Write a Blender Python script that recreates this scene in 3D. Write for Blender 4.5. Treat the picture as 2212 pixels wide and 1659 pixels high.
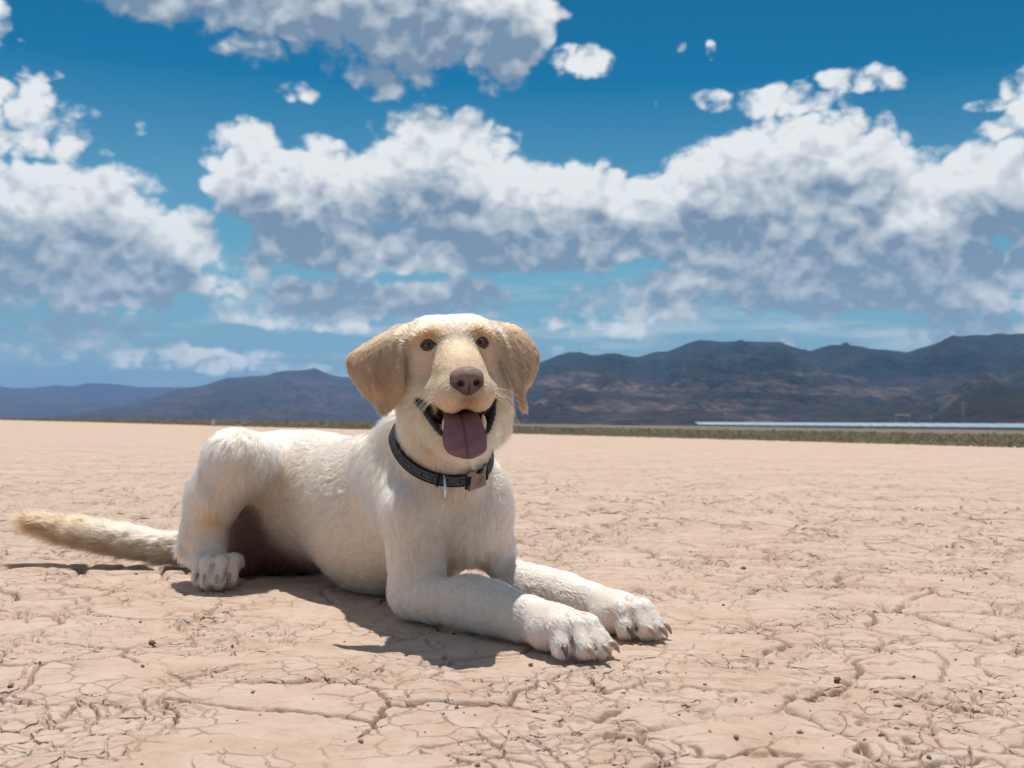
import bpy, math
import numpy as np
from mathutils import Vector, Matrix

for o in list(bpy.data.objects):
    bpy.data.objects.remove(o)
SC = bpy.context.scene
COL = SC.collection
RNG = np.random.default_rng(7)
rad = math.radians


# ------------------------------------------------------------------ camera
cam_d = bpy.data.cameras.new('camera')
cam = bpy.data.objects.new('camera', cam_d)
COL.objects.link(cam)
pitch, roll = math.atan(89 / 2372), rad(0.8)
fw = Vector((0, math.cos(pitch), math.sin(pitch)))
r0 = Vector((1, 0, 0)); u0 = Vector((0, -math.sin(pitch), math.cos(pitch)))
rt = r0 * math.cos(roll) + u0 * math.sin(roll)
up = u0 * math.cos(roll) - r0 * math.sin(roll)
cam.matrix_world = Matrix(((rt.x, up.x, -fw.x, 0), (rt.y, up.y, -fw.y, 0), (rt.z, up.z, -fw.z, 0.30), (0, 0, 0, 1)))
cam_d.sensor_width = 36
cam_d.lens = 36 * 2372 / 2212
cam_d.clip_start = 0.05
cam_d.clip_end = 90000
cam_d.dof.use_dof = True
cam_d.dof.focus_distance = 1.56
cam_d.dof.aperture_fstop = 12.0
SC.camera = cam

# ------------------------------------------------------------------ render settings
SC.view_settings.view_transform = 'Standard'
SC.view_settings.look = 'None'
SC.view_settings.exposure = 0.08
SC.view_settings.gamma = 1.0
SC.view_settings.use_curve_mapping = False
SC.render.engine = 'CYCLES'
SC.cycles.use_denoising = True
SC.cycles.use_adaptive_sampling = True
SC.cycles.adaptive_threshold = 0.02
SC.cycles.max_bounces = 12
SC.cycles.diffuse_bounces = 4
SC.cycles.glossy_bounces = 3
SC.cycles.transmission_bounces = 8
SC.cycles.transparent_max_bounces = 12
SC.cycles.volume_bounces = 0

SUN_EL, SUN_AZ = rad(74), rad(-4)       # the sun stands behind the dog, a touch to the left
SUN_DIR = Vector((math.sin(SUN_AZ) * math.cos(SUN_EL), math.cos(SUN_AZ) * math.cos(SUN_EL), math.sin(SUN_EL)))
sun_d = bpy.data.lights.new('sun', 'SUN')
sun_d.energy = 4.8
sun_d.angle = rad(0.53)
sun_d.color = (1.0, 0.955, 0.89)
sun = bpy.data.objects.new('sun', sun_d)
COL.objects.link(sun)
sun.rotation_euler = (-SUN_DIR).to_track_quat('-Z', 'Y').to_euler()


# ------------------------------------------------------------------ node helper
class NT:
    def __init__(self, tree):
        self.t = tree; self.n = tree.nodes; self.l = tree.links

    def node(self, kind, **kw):
        nd = self.n.new(kind)
        for k, v in kw.items():
            setattr(nd, k, v)
        return nd

    def put(self, sock, v):
        if v is None:
            return
        if isinstance(v, bpy.types.NodeSocket):
            self.l.new(v, sock)
        else:
            try:
                sock.default_value = v
            except Exception:
                sock.default_value = tuple(v) + (1.0,) if len(sock.default_value) == 4 else v

    def m(self, op, a, b=None, c=None, clamp=False):
        nd = self.node('ShaderNodeMath', operation=op, use_clamp=clamp)
        for i, v in enumerate((a, b, c)):
            self.put(nd.inputs[i], v)
        return nd.outputs[0]

    def v(self, op, a, b=None, s=None):
        nd = self.node('ShaderNodeVectorMath', operation=op)
        self.put(nd.inputs[0], a)
        if b is not None: self.put(nd.inputs[1], b)
        if s is not None: self.put(nd.inputs['Scale'], s)
        return nd.outputs['Value'] if op in ('LENGTH', 'DOT_PRODUCT', 'DISTANCE') else nd.outputs[0]

    def noise(self, vec, scale, detail=4, rough=.55, lac=2.0, dist=0.0, color=False, dim='3D'):
        nd = self.node('ShaderNodeTexNoise', noise_dimensions=dim)
        self.put(nd.inputs['Vector'], vec)
        for k, v in (('Scale', scale), ('Detail', detail), ('Roughness', rough), ('Lacunarity', lac), ('Distortion', dist)):
            self.put(nd.inputs[k], v)
        return nd.outputs['Color' if color else 0]

    def voronoi(self, vec, scale, feature='F1', out=0, rand=1.0):
        nd = self.node('ShaderNodeTexVoronoi', feature=feature)
        self.put(nd.inputs['Vector'], vec); self.put(nd.inputs['Scale'], scale)
        self.put(nd.inputs['Randomness'], rand)
        return nd.outputs[out]

    def ramp(self, fac, lo, hi, a=0.0, b=1.0, smooth=True):
        nd = self.node('ShaderNodeMapRange', interpolation_type='SMOOTHSTEP' if smooth else 'LINEAR')
        for i, v in enumerate((fac, lo, hi, a, b)):
            self.put(nd.inputs[i], v)
        return nd.outputs[0]

    def mix(self, fac, a, b, blend='MIX'):
        nd = self.node('ShaderNodeMix', data_type='RGBA', blend_type=blend)
        self.put(nd.inputs[0], fac); self.put(nd.inputs[6], a); self.put(nd.inputs[7], b)
        return nd.outputs[2]

    def xyz(self, x, y, z):
        nd = self.node('ShaderNodeCombineXYZ')
        for i, v in enumerate((x, y, z)):
            self.put(nd.inputs[i], v)
        return nd.outputs[0]

    def sep(self, v):
        nd = self.node('ShaderNodeSeparateXYZ'); self.put(nd.inputs[0], v)
        return nd.outputs

    def bump(self, h, strength=.5, dist=.01, normal=None):
        nd = self.node('ShaderNodeBump')
        self.put(nd.inputs['Strength'], strength); self.put(nd.inputs['Distance'], dist); self.put(nd.inputs['Height'], h)
        if normal is not None: self.put(nd.inputs['Normal'], normal)
        return nd.outputs[0]


def material(name, build):
    mt = bpy.data.materials.new(name)
    mt.use_nodes = True
    t = mt.node_tree; t.nodes.clear()
    nt = NT(t)
    out = nt.node('ShaderNodeOutputMaterial')
    surf = build(nt)
    t.links.new(surf, out.inputs['Surface'])
    return mt


def principled(nt, color, rough=.6, normal=None, metal=0.0, spec=.5, **kw):
    p = nt.node('ShaderNodeBsdfPrincipled')
    nt.put(p.inputs['Base Color'], color if isinstance(color, bpy.types.NodeSocket) else tuple(color) + (1.0,))
    nt.put(p.inputs['Roughness'], rough); nt.put(p.inputs['Metallic'], metal)
    nt.put(p.inputs['Specular IOR Level'], spec)
    if normal is not None: nt.put(p.inputs['Normal'], normal)
    for k, v in kw.items():
        nt.put(p.inputs[k.replace('_', ' ')], v)
    return p.outputs[0]


# ------------------------------------------------------------------ world: sky with cumulus
world = bpy.data.worlds.new('World')
SC.world = world
world.use_nodes = True


# cumulus masses of this sky: azimuth, elevation, half width, half height (radians), 1 = thick bank
CLOUDS = [(-.3369, .3756, .1096, .0506, 1), (-.2097, .3713, .1012, .0506, 1), (-.0926, .3638, .097, .059, 1), (-.0158, .3548, .0548, .0506, 1), (-.2333, .3339, .0464, .0169, 0), (-.1256, .328, .0506, .0253, 0), (-.0195, .3201, .019, .0211, 0), (.0593, .3276, .0253, .0101, 0), (-.4284, .2348, .0527, .019, 0), (-.4239, .2622, .0219, .0152, 0), (-.4156, .2833, .0202, .0059, 0), (-.4323, .3034, .0135, .0046, 0), (-.445, .3174, .0105, .0169, 0), (-.4194, .1664, .0759, .0548, 1), (-.3576, .1696, .0717, .0527, 1), (-.3002, .1559, .0464, .0379, 1), (-.4039, .1237, .1096, .0261, 1), (-.3186, .123, .0632, .019, 1), (-.2303, .208, .0464, .0506, 1), (-.173, .1991, .0801, .059, 1), (-.0898, .2146, .0843, .0506, 1), (-.026, .1957, .0843, .0548, 1), (.0588, .1966, .0843, .0485, 1), (-.1307, .1579, .1265, .0278, 1), (.0169, .1612, .1349, .0278, 1), (-.2646, .1419, .0464, .0211, 0), (.122, .1882, .0675, .0485, 1), (-.2472, .2464, .0232, .0177, 0), (-.0651, .2518, .0506, .0202, 0), (.2044, .207, .0843, .059, 1), (.2765, .2202, .0885, .0632, 1), (.342, .1857, .0843, .059, 1), (.4082, .1972, .0632, .0506, 1), (.4331, .2307, .0253, .019, 0), (.2451, .1495, .1096, .0422, 1), (.3607, .1303, .1096, .0379, 1), (.2846, .1164, .1096, .019, 1), (.3533, .1022, .0843, .0093, 0), (.2524, .2867, .0401, .0126, 0), (.2841, .2977, .0358, .0101, 0), (.1793, .2889, .0152, .011, 0), (.1456, .3401, .011, .0093, 0), (.1769, .3295, .0051, .0084, 0), (.4083, .2687, .0177, .0051, 0), (.4332, .28, .0135, .0152, 0), (.121, .2866, .0084, .0051, 0), (-.3296, .1065, .1265, .0084, 0), (-.1298, .1111, .1391, .0135, 0), (-.2116, .0953, .0548, .0118, 0), (-.0459, .1123, .0379, .0152, 0), (.0767, .1075, .0548, .0211, 0), (.131, .118, .0316, .0211, 0), (-.1541, .0847, .019, .0059, 0), (.2212, .1039, .0084, .0042, 0), (-.4063, .083, .0506, .0194, 0), (-.4162, .0555, .0843, .0118, 0), (-.3169, .0543, .0843, .0084, 0), (-.2506, .0482, .0927, .0059, 0), (.3644, .0851, .019, .0126, 0), (.4008, .0844, .0337, .0126, 0), (.2454, .0772, .0177, .0046, 0), (.3041, .0739, .0245, .0046, 0), (.0519, .0666, .0253, .0063, 0), (.4327, .1047, .0253, .0084, 0), (-.1996, .2907, .0152, .0084, 0)]


def build_sky():
    t = world.node_tree; t.nodes.clear()
    nt = NT(t)
    sky = nt.node('ShaderNodeTexSky', sky_type='NISHITA')
    sky.sun_disc = False
    sky.sun_elevation = SUN_EL
    sky.sun_rotation = SUN_AZ
    sky.altitude = 900
    sky.air_density = 1.0; sky.dust_density = 0.1; sky.ozone_density = 3.0
    S = 0.10
    # deep desert blue: steeper tone, horizon glare held back
    gm = nt.node('ShaderNodeGamma'); nt.put(gm.inputs[0], nt.v('SCALE', sky.outputs[0], s=S)); gm.inputs[1].default_value = 1.75
    blue = nt.v('MULTIPLY', gm.outputs[0], (.0, 1.10, .88))
    blue = nt.v('MINIMUM', blue, (.155, .330, .48))
    tc = nt.node('ShaderNodeTexCoord')
    d = tc.outputs['Generated']
    x, y, z = nt.sep(d)
    blue = nt.mix(nt.ramp(z, .0, .30, smooth=False), (.240, .375, .460, 1), blue)
    sunv = np.array(SUN_DIR)

    def angles(vec):
        a, b, c = nt.sep(nt.v('NORMALIZE', vec))
        return nt.xyz(nt.m('ARCTAN2', a, b), nt.m('ARCSINE', c), 0.0)

    def mask(vec, items):
        p = angles(vec)
        res = {}
        for (az, el, ra, re_, big) in items:
            ra, re_ = (ra * .95, re_ * .88) if big else (ra * 1.4, re_ * 1.4)
            nd = nt.node('ShaderNodeVectorMath', operation='MULTIPLY_ADD')
            nt.put(nd.inputs[0], p); nd.inputs[1].default_value = (1 / ra, 1 / re_, 0)
            nd.inputs[2].default_value = (-az / ra, -el / re_, 0)
            dd = nt.v('DOT_PRODUCT', nd.outputs[0], nd.outputs[0])
            res[big] = dd if big not in res else nt.m('MINIMUM', res[big], dd)
        b = nt.m('SUBTRACT', 1.0, res[1])
        if 0 in res:                                    # small clouds stay thin and ragged
            b = nt.m('MAXIMUM', b, nt.m('MINIMUM', nt.m('MULTIPLY', nt.m('SUBTRACT', .85, nt.m('SQRT', res[0])), .85), .17))
        # the rest of the sky carries the same broken cumulus
        az_, el_, _ = nt.sep(p)
        away = nt.m('MAXIMUM', nt.ramp(nt.m('ABSOLUTE', az_), .50, .62), nt.ramp(el_, .40, .50))
        gen = nt.m('MULTIPLY', nt.m('SUBTRACT', nt.noise(vec, 2.2, 1, .5), .50), 5.0)
        gen = nt.m('MINIMUM', gen, 1.0)
        far = nt.m('ADD', nt.m('MULTIPLY', gen, away), nt.m('MULTIPLY', nt.m('SUBTRACT', 1.0, away), -3.0))
        return nt.m('MAXIMUM', nt.m('MAXIMUM', b, -1.2), far)

    def height(vec, msk, detail, fine=True):
        stretch = nt.v('MULTIPLY', vec, (1, 1, 1.25))
        n = nt.noise(stretch, 11.0, detail, .61)
        h = nt.m('ADD', nt.m('MULTIPLY_ADD', msk, .80, .08), nt.m('MULTIPLY', nt.m('SUBTRACT', n, .5), 2.0))
        if fine:                                         # rounded billows
            b = nt.noise(stretch, 30.0, 2, .45)
            b = nt.m('ABSOLUTE', nt.m('SUBTRACT', b, .5))
            h = nt.m('ADD', h, nt.m('MULTIPLY', nt.m('SUBTRACT', b, .075), 1.6))
        return h

    up1 = nt.v('ADD', d, tuple(sunv * .013))
    up2 = nt.v('ADD', d, tuple(sunv * .048))
    m0 = mask(d, CLOUDS)
    m2 = mask(up2, [c for c in CLOUDS if c[4]])
    m1 = nt.m('ADD', nt.m('MULTIPLY', m0, .73), nt.m('MULTIPLY', m2, .27))
    h0 = height(d, m0, 8)
    hs = height(d, m0, 4)
    h1 = height(up1, m1, 4)
    h2 = height(up2, m2, 1.5, False)
    alpha = nt.ramp(h0, -.02, .32)
    od = nt.m('ADD', nt.m('MULTIPLY', nt.m('MAXIMUM', h1, 0.0), .50), nt.m('MULTIPLY', nt.m('MAXIMUM', nt.m('ADD', h2, .05), 0.0), 1.30))
    lit = nt.m('POWER', 2.718, nt.m('MULTIPLY', od, -1.15))
    emb = nt.m('ADD', nt.m('MULTIPLY', nt.m('SUBTRACT', hs, h1), .95), nt.m('MULTIPLY', nt.m('SUBTRACT', h0, hs), .34))
    lit = nt.m('ADD', nt.m('MULTIPLY', lit, .72), emb, clamp=True)
    cloud = nt.mix(nt.ramp(lit, -.02, .92, smooth=False), (.145, .225, .325, 1), (.71, .73, .735, 1))
    low = nt.ramp(z, .0, .22)
    cloud = nt.mix(low, nt.mix(.35, cloud, (.36, .50, .60, 1)), cloud)      # distance fades the low clouds
    # thin veils of far cloud low over the hills
    veil = nt.noise(nt.v('MULTIPLY', d, (5.0, 5.0, 38.0)), 1.0, 6, .60)
    vband = nt.m('MULTIPLY', nt.ramp(z, .012, .045), nt.ramp(z, .17, .07))
    valpha = nt.m('MULTIPLY', nt.m('MULTIPLY', nt.ramp(veil, .47, .66), vband), .75)
    blue = nt.mix(valpha, blue, (.47, .55, .60, 1))
    final = nt.v('SCALE', nt.mix(alpha, blue, cloud), s=1.14)
    bg = nt.node('ShaderNodeBackground'); bg.inputs[1].default_value = S
    out = nt.node('ShaderNodeOutputWorld')
    t.links.new(nt.v('SCALE', final, s=1 / S), bg.inputs[0]); t.links.new(bg.outputs[0], out.inputs[0])


build_sky()
world.cycles.sampling_method = 'MANUAL'
world.cycles.sample_map_resolution = 512
# ------------------------------------------------------------------ numpy helpers
def hash01(ix, iy, iz, seed):
    h = (ix.astype(np.int64) * 374761393 + iy.astype(np.int64) * 668265263 + iz * 2147483647 + seed * 1274126177) & 0xFFFFFFFF
    h = ((h ^ (h >> 13)) * 1274126177) & 0xFFFFFFFF
    h = ((h ^ (h >> 15)) * 2246822519) & 0xFFFFFFFF
    return ((h ^ (h >> 16)) & 0xFFFFFF) / float(0x1000000)


def vnoise2(x, y, seed=0):
    ix = np.floor(x); iy = np.floor(y)
    fx = x - ix; fy = y - iy
    fx = fx * fx * fx * (fx * (fx * 6 - 15) + 10); fy = fy * fy * fy * (fy * (fy * 6 - 15) + 10)
    ix = ix.astype(np.int64); iy = iy.astype(np.int64)
    g = lambda a, b: hash01(ix + a, iy + b, 0, seed)
    return (g(0, 0) * (1 - fx) + g(1, 0) * fx) * (1 - fy) + (g(0, 1) * (1 - fx) + g(1, 1) * fx) * fy


def fbm2(x, y, octv=4, seed=0, gain=.5):
    s = 0; a = 1; tot = 0
    for i in range(octv):
        c, sn = math.cos(i * .7), math.sin(i * .7)
        s = s + a * (vnoise2((x * c - y * sn) * 2 ** i + 11.3 * i, (x * sn + y * c) * 2 ** i + 7.7 * i, seed + i) - .5); tot += a; a *= gain
    return s / tot * 2


def vnoise3(p, seed=0):
    ip = np.floor(p); f = p - ip
    f = f * f * (3 - 2 * f); ip = ip.astype(np.int64)
    r = 0
    for a in (0, 1):
        for b in (0, 1):
            for c in (0, 1):
                w = (f[:, 0] if a else 1 - f[:, 0]) * (f[:, 1] if b else 1 - f[:, 1]) * (f[:, 2] if c else 1 - f[:, 2])
                r = r + w * hash01(ip[:, 0] + a, ip[:, 1] + b, ip[:, 2] + c, seed)
    return r * 2 - 1


def sstep(a, b, x):
    t = np.clip((x - a) / (b - a), 0, 1)
    return t * t * (3 - 2 * t)


def voro_edge(x, y, cell, seed, jit=.9):
    """distance to the nearest Voronoi border and the id hash of the nearest cell"""
    gx = x / cell; gy = y / cell
    ix = np.floor(gx).astype(np.int64); iy = np.floor(gy).astype(np.int64)
    f1 = np.full(x.shape, 9.); px = np.zeros(x.shape); py = np.zeros(x.shape); idv = np.zeros(x.shape)
    for a in (-1, 0, 1):
        for b in (-1, 0, 1):
            qx = ix + a + .5 + jit * (hash01(ix + a, iy + b, 0, seed) - .5)
            qy = iy + b + .5 + jit * (hash01(ix + a, iy + b, 0, seed + 51) - .5)
            d = (qx - gx) ** 2 + (qy - gy) ** 2
            m = d < f1
            f1 = np.where(m, d, f1); px = np.where(m, qx, px); py = np.where(m, qy, py)
            idv = np.where(m, hash01(ix + a, iy + b, 0, seed + 97), idv)
    e = np.full(x.shape, 9.)
    for a in (-2, -1, 0, 1, 2):
        for b in (-2, -1, 0, 1, 2):
            qx = ix + a + .5 + jit * (hash01(ix + a, iy + b, 0, seed) - .5)
            qy = iy + b + .5 + jit * (hash01(ix + a, iy + b, 0, seed + 51) - .5)
            dx = qx - px; dy = qy - py; ln = np.sqrt(dx * dx + dy * dy)
            ok = ln > 1e-6
            v = ((px + qx) * .5 - gx) * dx + ((py + qy) * .5 - gy) * dy
            e = np.where(ok, np.minimum(e, v / np.maximum(ln, 1e-6)), e)
    return e * cell, idv, px * cell, py * cell


def mesh_obj(name, verts, faces, mat=None, parent=None, smooth=True, colors=None):
    """faces: (n,3) or (n,4) int array"""
    verts = np.asarray(verts, dtype=np.float32); faces = np.asarray(faces, dtype=np.int32)
    k = faces.shape[1]
    me = bpy.data.meshes.new(name)
    me.vertices.add(len(verts)); me.vertices.foreach_set('co', verts.ravel())
    me.loops.add(faces.size); me.loops.foreach_set('vertex_index', faces.ravel())
    me.polygons.add(len(faces)); me.polygons.foreach_set('loop_start', np.arange(0, faces.size, k, dtype=np.int32))
    me.update(calc_edges=True)
    me.polygons.foreach_set('use_smooth', np.full(len(faces), smooth))
    if colors is not None:
        ca = me.color_attributes.new('tint', 'FLOAT_COLOR', 'POINT')
        c4 = np.ones((len(verts), 4), dtype=np.float32); c4[:, :3] = colors
        ca.data.foreach_set('color', c4.ravel())
    me.validate()
    o = bpy.data.objects.new(name, me)
    COL.objects.link(o)
    if mat: me.materials.append(mat)
    if parent: o.parent = parent
    return o


def tag(o, label=None, cat=None, group=None, kind=None):
    for k, v in (('label', label), ('category', cat), ('group', group), ('kind', kind)):
        if v: o[k] = v
    return o


def empty(name, loc, label=None, cat=None, group=None):
    o = bpy.data.objects.new(name, None)
    o.location = loc; COL.objects.link(o)
    return tag(o, label, cat, group)


def tube(pts, radii, sides=10, closed=False, cap=True, flat=None):
    """swept tube -> verts, quads (world coordinates)"""
    pts = np.asarray(pts, float); n = len(pts)
    radii = np.broadcast_to(np.asarray(radii, float), (n,))
    tan = np.gradient(pts, axis=0) if not closed else np.roll(pts, -1, 0) - np.roll(pts, 1, 0)
    tan /= np.linalg.norm(tan, axis=1)[:, None]
    ref = np.array([0, 0, 1.]) if abs(tan[0][2]) < .9 else np.array([1., 0, 0])
    V = []
    nrm = np.cross(tan[0], ref); nrm /= np.linalg.norm(nrm)
    for i in range(n):
        nrm = nrm - tan[i] * (nrm @ tan[i]); nrm /= np.linalg.norm(nrm)
        b = np.cross(tan[i], nrm)
        for s in range(sides):
            a = 2 * math.pi * s / sides
            V.append(pts[i] + radii[i] * (math.cos(a) * nrm + math.sin(a) * b))
    Q = []
    for i in range(n if closed else n - 1):
        for s in range(sides):
            a, b2 = i * sides + s, i * sides + (s + 1) % sides
            c, d = ((i + 1) % n) * sides + (s + 1) % sides, ((i + 1) % n) * sides + s
            Q.append((a, b2, c, d))
    V = np.array(V)
    if cap and not closed:
        c0 = len(V); V = np.vstack([V, pts[0], pts[-1]])
        for s in range(sides):
            Q.append((s, c0, c0, (s + 1) % sides)); e = (n - 1) * sides
            Q.append((e + s, e + (s + 1) % sides, c0 + 1, c0 + 1))
    return V, np.array(Q)


def join_geo(parts):
    V, Fc, o = [], [], 0
    for v, f in parts:
        V.append(v); Fc.append(np.asarray(f) + o); o += len(v)
    return np.vstack(V), np.vstack(Fc)


def surface_nets(F, org, h):
    ins = F < 0
    cnt = np.zeros(tuple(s - 1 for s in F.shape), np.int8)
    nx, ny, nz = cnt.shape
    sl = lambda a, n: slice(a, a + n)
    for a in (0, 1):
        for b in (0, 1):
            for c in (0, 1):
                cnt += ins[sl(a, nx), sl(b, ny), sl(c, nz)]
    act = (cnt > 0) & (cnt < 8)
    I, J, K = np.nonzero(act)
    idx = np.full(cnt.shape, -1, np.int32); idx[I, J, K] = np.arange(len(I))
    acc = np.zeros((len(I), 3)); num = np.zeros(len(I))
    crn = [(a, b, c) for a in (0, 1) for b in (0, 1) for c in (0, 1)]
    vals = {q: F[I + q[0], J + q[1], K + q[2]] for q in crn}
    for i, q in enumerate(crn):
        for r in crn[i + 1:]:
            if sum(abs(q[k] - r[k]) for k in range(3)) == 1:
                va, vb = vals[q], vals[r]
                m = (va < 0) != (vb < 0)
                t = np.where(m, va / np.where(m, va - vb, 1), 0)
                for k in range(3):
                    acc[:, k] += np.where(m, q[k] + t * (r[k] - q[k]), 0)
                num += m
    V = (np.stack([I, J, K], 1) + acc / num[:, None]) * h + org
    Q = []
    for ax in range(3):
        sa = [slice(1, -1)] * 3; sb = [slice(1, -1)] * 3
        sa[ax] = slice(0, -1); sb[ax] = slice(1, None)
        A, B = ins[tuple(sa)], ins[tuple(sb)]
        ch = A != B
        P = np.array(np.nonzero(ch)).T
        off = np.ones(3, int); off[ax] = 0
        P = P + off
        u, w = [(1, 2), (2, 0), (0, 1)][ax]
        eu = np.zeros(3, int); eu[u] = 1; ew = np.zeros(3, int); ew[w] = 1
        q = np.stack([idx[tuple((P - eu - ew).T)], idx[tuple((P - ew).T)], idx[tuple(P.T)], idx[tuple((P - eu).T)]], 1)
        flip = ~A[ch]
        q[flip] = q[flip][:, ::-1]
        Q.append(q)
    return V, np.vstack(Q)


class Field:
    """signed distance field of smoothly joined primitives, sampled on a grid"""
    def __init__(self, lo, hi, h):
        self.lo = np.array(lo, float); self.h = h
        self.n = np.ceil((np.array(hi) - self.lo) / h).astype(int)
        self.F = np.full(tuple(self.n), .06, np.float32)
        self.prims = []

    def box(self, lo, hi):
        a = np.clip(np.floor((lo - self.lo) / self.h).astype(int), 0, self.n)
        b = np.clip(np.ceil((hi - self.lo) / self.h).astype(int) + 1, 0, self.n)
        return a, b

    def pts(self, a, b):
        ax = [self.lo[i] + self.h * np.arange(a[i], b[i]) for i in range(3)]
        return np.stack(np.meshgrid(*ax, indexing='ij'), -1).reshape(-1, 3)

    def add(self, fn, lo, hi, k=.02, sub=False, info=None):
        m = k + .02
        a, b = self.box(np.array(lo) - m, np.array(hi) + m)
        if np.any(b <= a): return
        P = self.pts(a, b)
        d = fn(P).reshape(tuple(b - a)).astype(np.float32)
        s = tuple(slice(a[i], b[i]) for i in range(3))
        f = self.F[s]
        if sub:
            d = -d
            hh = np.clip(.5 - .5 * (f - d) / k, 0, 1)
            self.F[s] = f * (1 - hh) + d * hh + k * hh * (1 - hh)
        else:
            hh = np.clip(.5 + .5 * (f - d) / k, 0, 1)
            self.F[s] = f * (1 - hh) + d * hh - k * hh * (1 - hh)
        if info is not None: self.prims.append((fn, info))


def cone_fn(a, b, ra, rb):
    a = np.array(a, float); b = np.array(b, float); ab = b - a; L2 = ab @ ab
    def fn(P):
        t = np.clip(((P - a) @ ab) / L2, 0, 1)
        return np.linalg.norm(P - a - t[:, None] * ab, axis=1) - (ra + (rb - ra) * t)
    r = max(ra, rb)
    return fn, np.minimum(a, b) - r, np.maximum(a, b) + r


def ell_fn(c, rad3, M):
    c = np.array(c, float); r = np.array(rad3, float)
    def fn(P):
        q = (P - c) @ M
        k0 = np.linalg.norm(q / r, axis=1); k1 = np.linalg.norm(q / (r * r), axis=1)
        return k0 * (k0 - 1) / np.maximum(k1, 1e-6)
    ext = np.abs(M) @ r
    return fn, c - ext, c + ext


def tri_fn(tris, th):
    tris = np.array(tris, float)
    def fn(P):
        best = np.full(len(P), 1e9)
        for A, B, C in tris:
            ba, pa = B - A, P - A; cb, pb = C - B, P - B; ac, pc = A - C, P - C
            n = np.cross(ba, ac)
            s = np.sign(pa @ np.cross(ba, n)) + np.sign(pb @ np.cross(cb, n)) + np.sign(pc @ np.cross(ac, n))
            def ed(e, p):
                t = np.clip((p @ e) / (e @ e), 0, 1)
                w = e[None] * t[:, None] - p
                return np.einsum('ij,ij->i', w, w)
            de = np.minimum(np.minimum(ed(ba, pa), ed(cb, pb)), ed(ac, pc))
            df = (pa @ n) ** 2 / (n @ n)
            best = np.minimum(best, np.where(s < 2, de, df))
        return np.sqrt(best) - th
    return fn, tris.reshape(-1, 3).min(0) - th, tris.reshape(-1, 3).max(0) + th
# ------------------------------------------------------------------ the dry lake bed, one sheet to the horizon
SH_P = np.array((0., 42.)); SH_N = np.array((.855, .518))          # shoreline of the playa


def shore(x, y):
    return (x - SH_P[0]) * SH_N[0] + (y - SH_P[1]) * SH_N[1]


def ground_height(x, y):
    r = np.hypot(x, y)
    near = sstep(24, 7, r)
    wx = x + .030 * fbm2(x * 9, y * 9, 3, 5) + .006 * fbm2(x * 55, y * 55, 2, 9)
    wy = y + .030 * fbm2(x * 9 + 40, y * 9, 3, 6) + .006 * fbm2(x * 55, y * 55 + 30, 2, 10)
    rough = np.clip(.35 + .9 * fbm2(x * 1.7 + 3, y * 1.7, 3, 21) + 1.1 * np.exp(-((x - .42) / .38) ** 2 - ((y - 1.17) / .22) ** 2), .08, 1.5)
    h = .0065 * fbm2(x * 3.1, y * 3.1, 3, 31) + .0042 * fbm2(x * 11, y * 14, 3, 41) * (.5 + .5 * rough) + .0016 * fbm2(x * 46, y * 46, 3, 51)
    e1, id1, px, py = voro_edge(wx, wy, .165, 3)
    e2, id2, _, _ = voro_edge(wx * 1.0 + .3, wy, .068, 13)
    e3, id3, _, _ = voro_edge(wx + .7, wy, .030, 23)
    m1 = sstep(-.35, .15, fbm2(x * 5 + 9, y * 5, 2, 61))
    m2 = sstep(-.12, .28, fbm2(x * 7, y * 7 + 5, 2, 71) + .25 * (rough - .5))
    m3 = sstep(.08, .4, fbm2(x * 8 + 31, y * 8, 2, 75))
    # plates: slightly domed, each at its own level, with a rounded brink
    tilt = (id1 - .5) * .0085 + ((wx - px) * (id1 * 7 % 1 - .5) + (wy - py) * (id1 * 13 % 1 - .5)) * .07
    h = h + .65 * rough * tilt * sstep(0, .009, e1) + rough * .0018 * sstep(.0, .014, e1)
    h = h + .0024 * rough * (id2 - .5) * sstep(0, .010, e2)
    dr = np.minimum(r * r / 329 * .55, .02)
    w1 = np.maximum(.0013 + .0022 * sstep(.3, .9, vnoise2(x * 8, y * 8, 81)) * (.4 + rough), .75 * dr)
    vis = sstep(7.0, 3.0, r)
    h = h - m1 * .0190 * vis * np.exp(-(e1 / w1) ** 2)
    w2 = np.maximum(.0013, .55 * dr)
    h = h - m2 * .0120 * vis * np.exp(-(e2 / w2) ** 2)
    h = h - m3 * .0050 * sstep(2.6, 1.6, r) * np.exp(-(e3 / np.maximum(.0012, .6 * dr)) ** 2)
    # crumbled pits in the rough patches
    pit = sstep(.30, .55, fbm2(x * 24, y * 30, 3, 91)) * sstep(.55, 1.1, rough)
    h = h - .0060 * pit * (.5 + vnoise2(x * 160, y * 160, 95))
    h = h * near
    # flat under the dog
    dg = np.exp(-(((x + .2) * .69 - (y - 1.9) * .72) / .55) ** 4 - (((x + .2) * .72 + (y - 1.9) * .69) / .22) ** 4)
    h = h * (1 - .55 * dg) - .002
    # far bajada climbs gently to the hills
    s = shore(x, y)
    h = h + np.maximum(0, s - 120) * .0030 * sstep(120, 500, s)
    h = h + sstep(14, 60, r) * .02 * fbm2(x * .05, y * .05, 3, 99)
    return h


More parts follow.
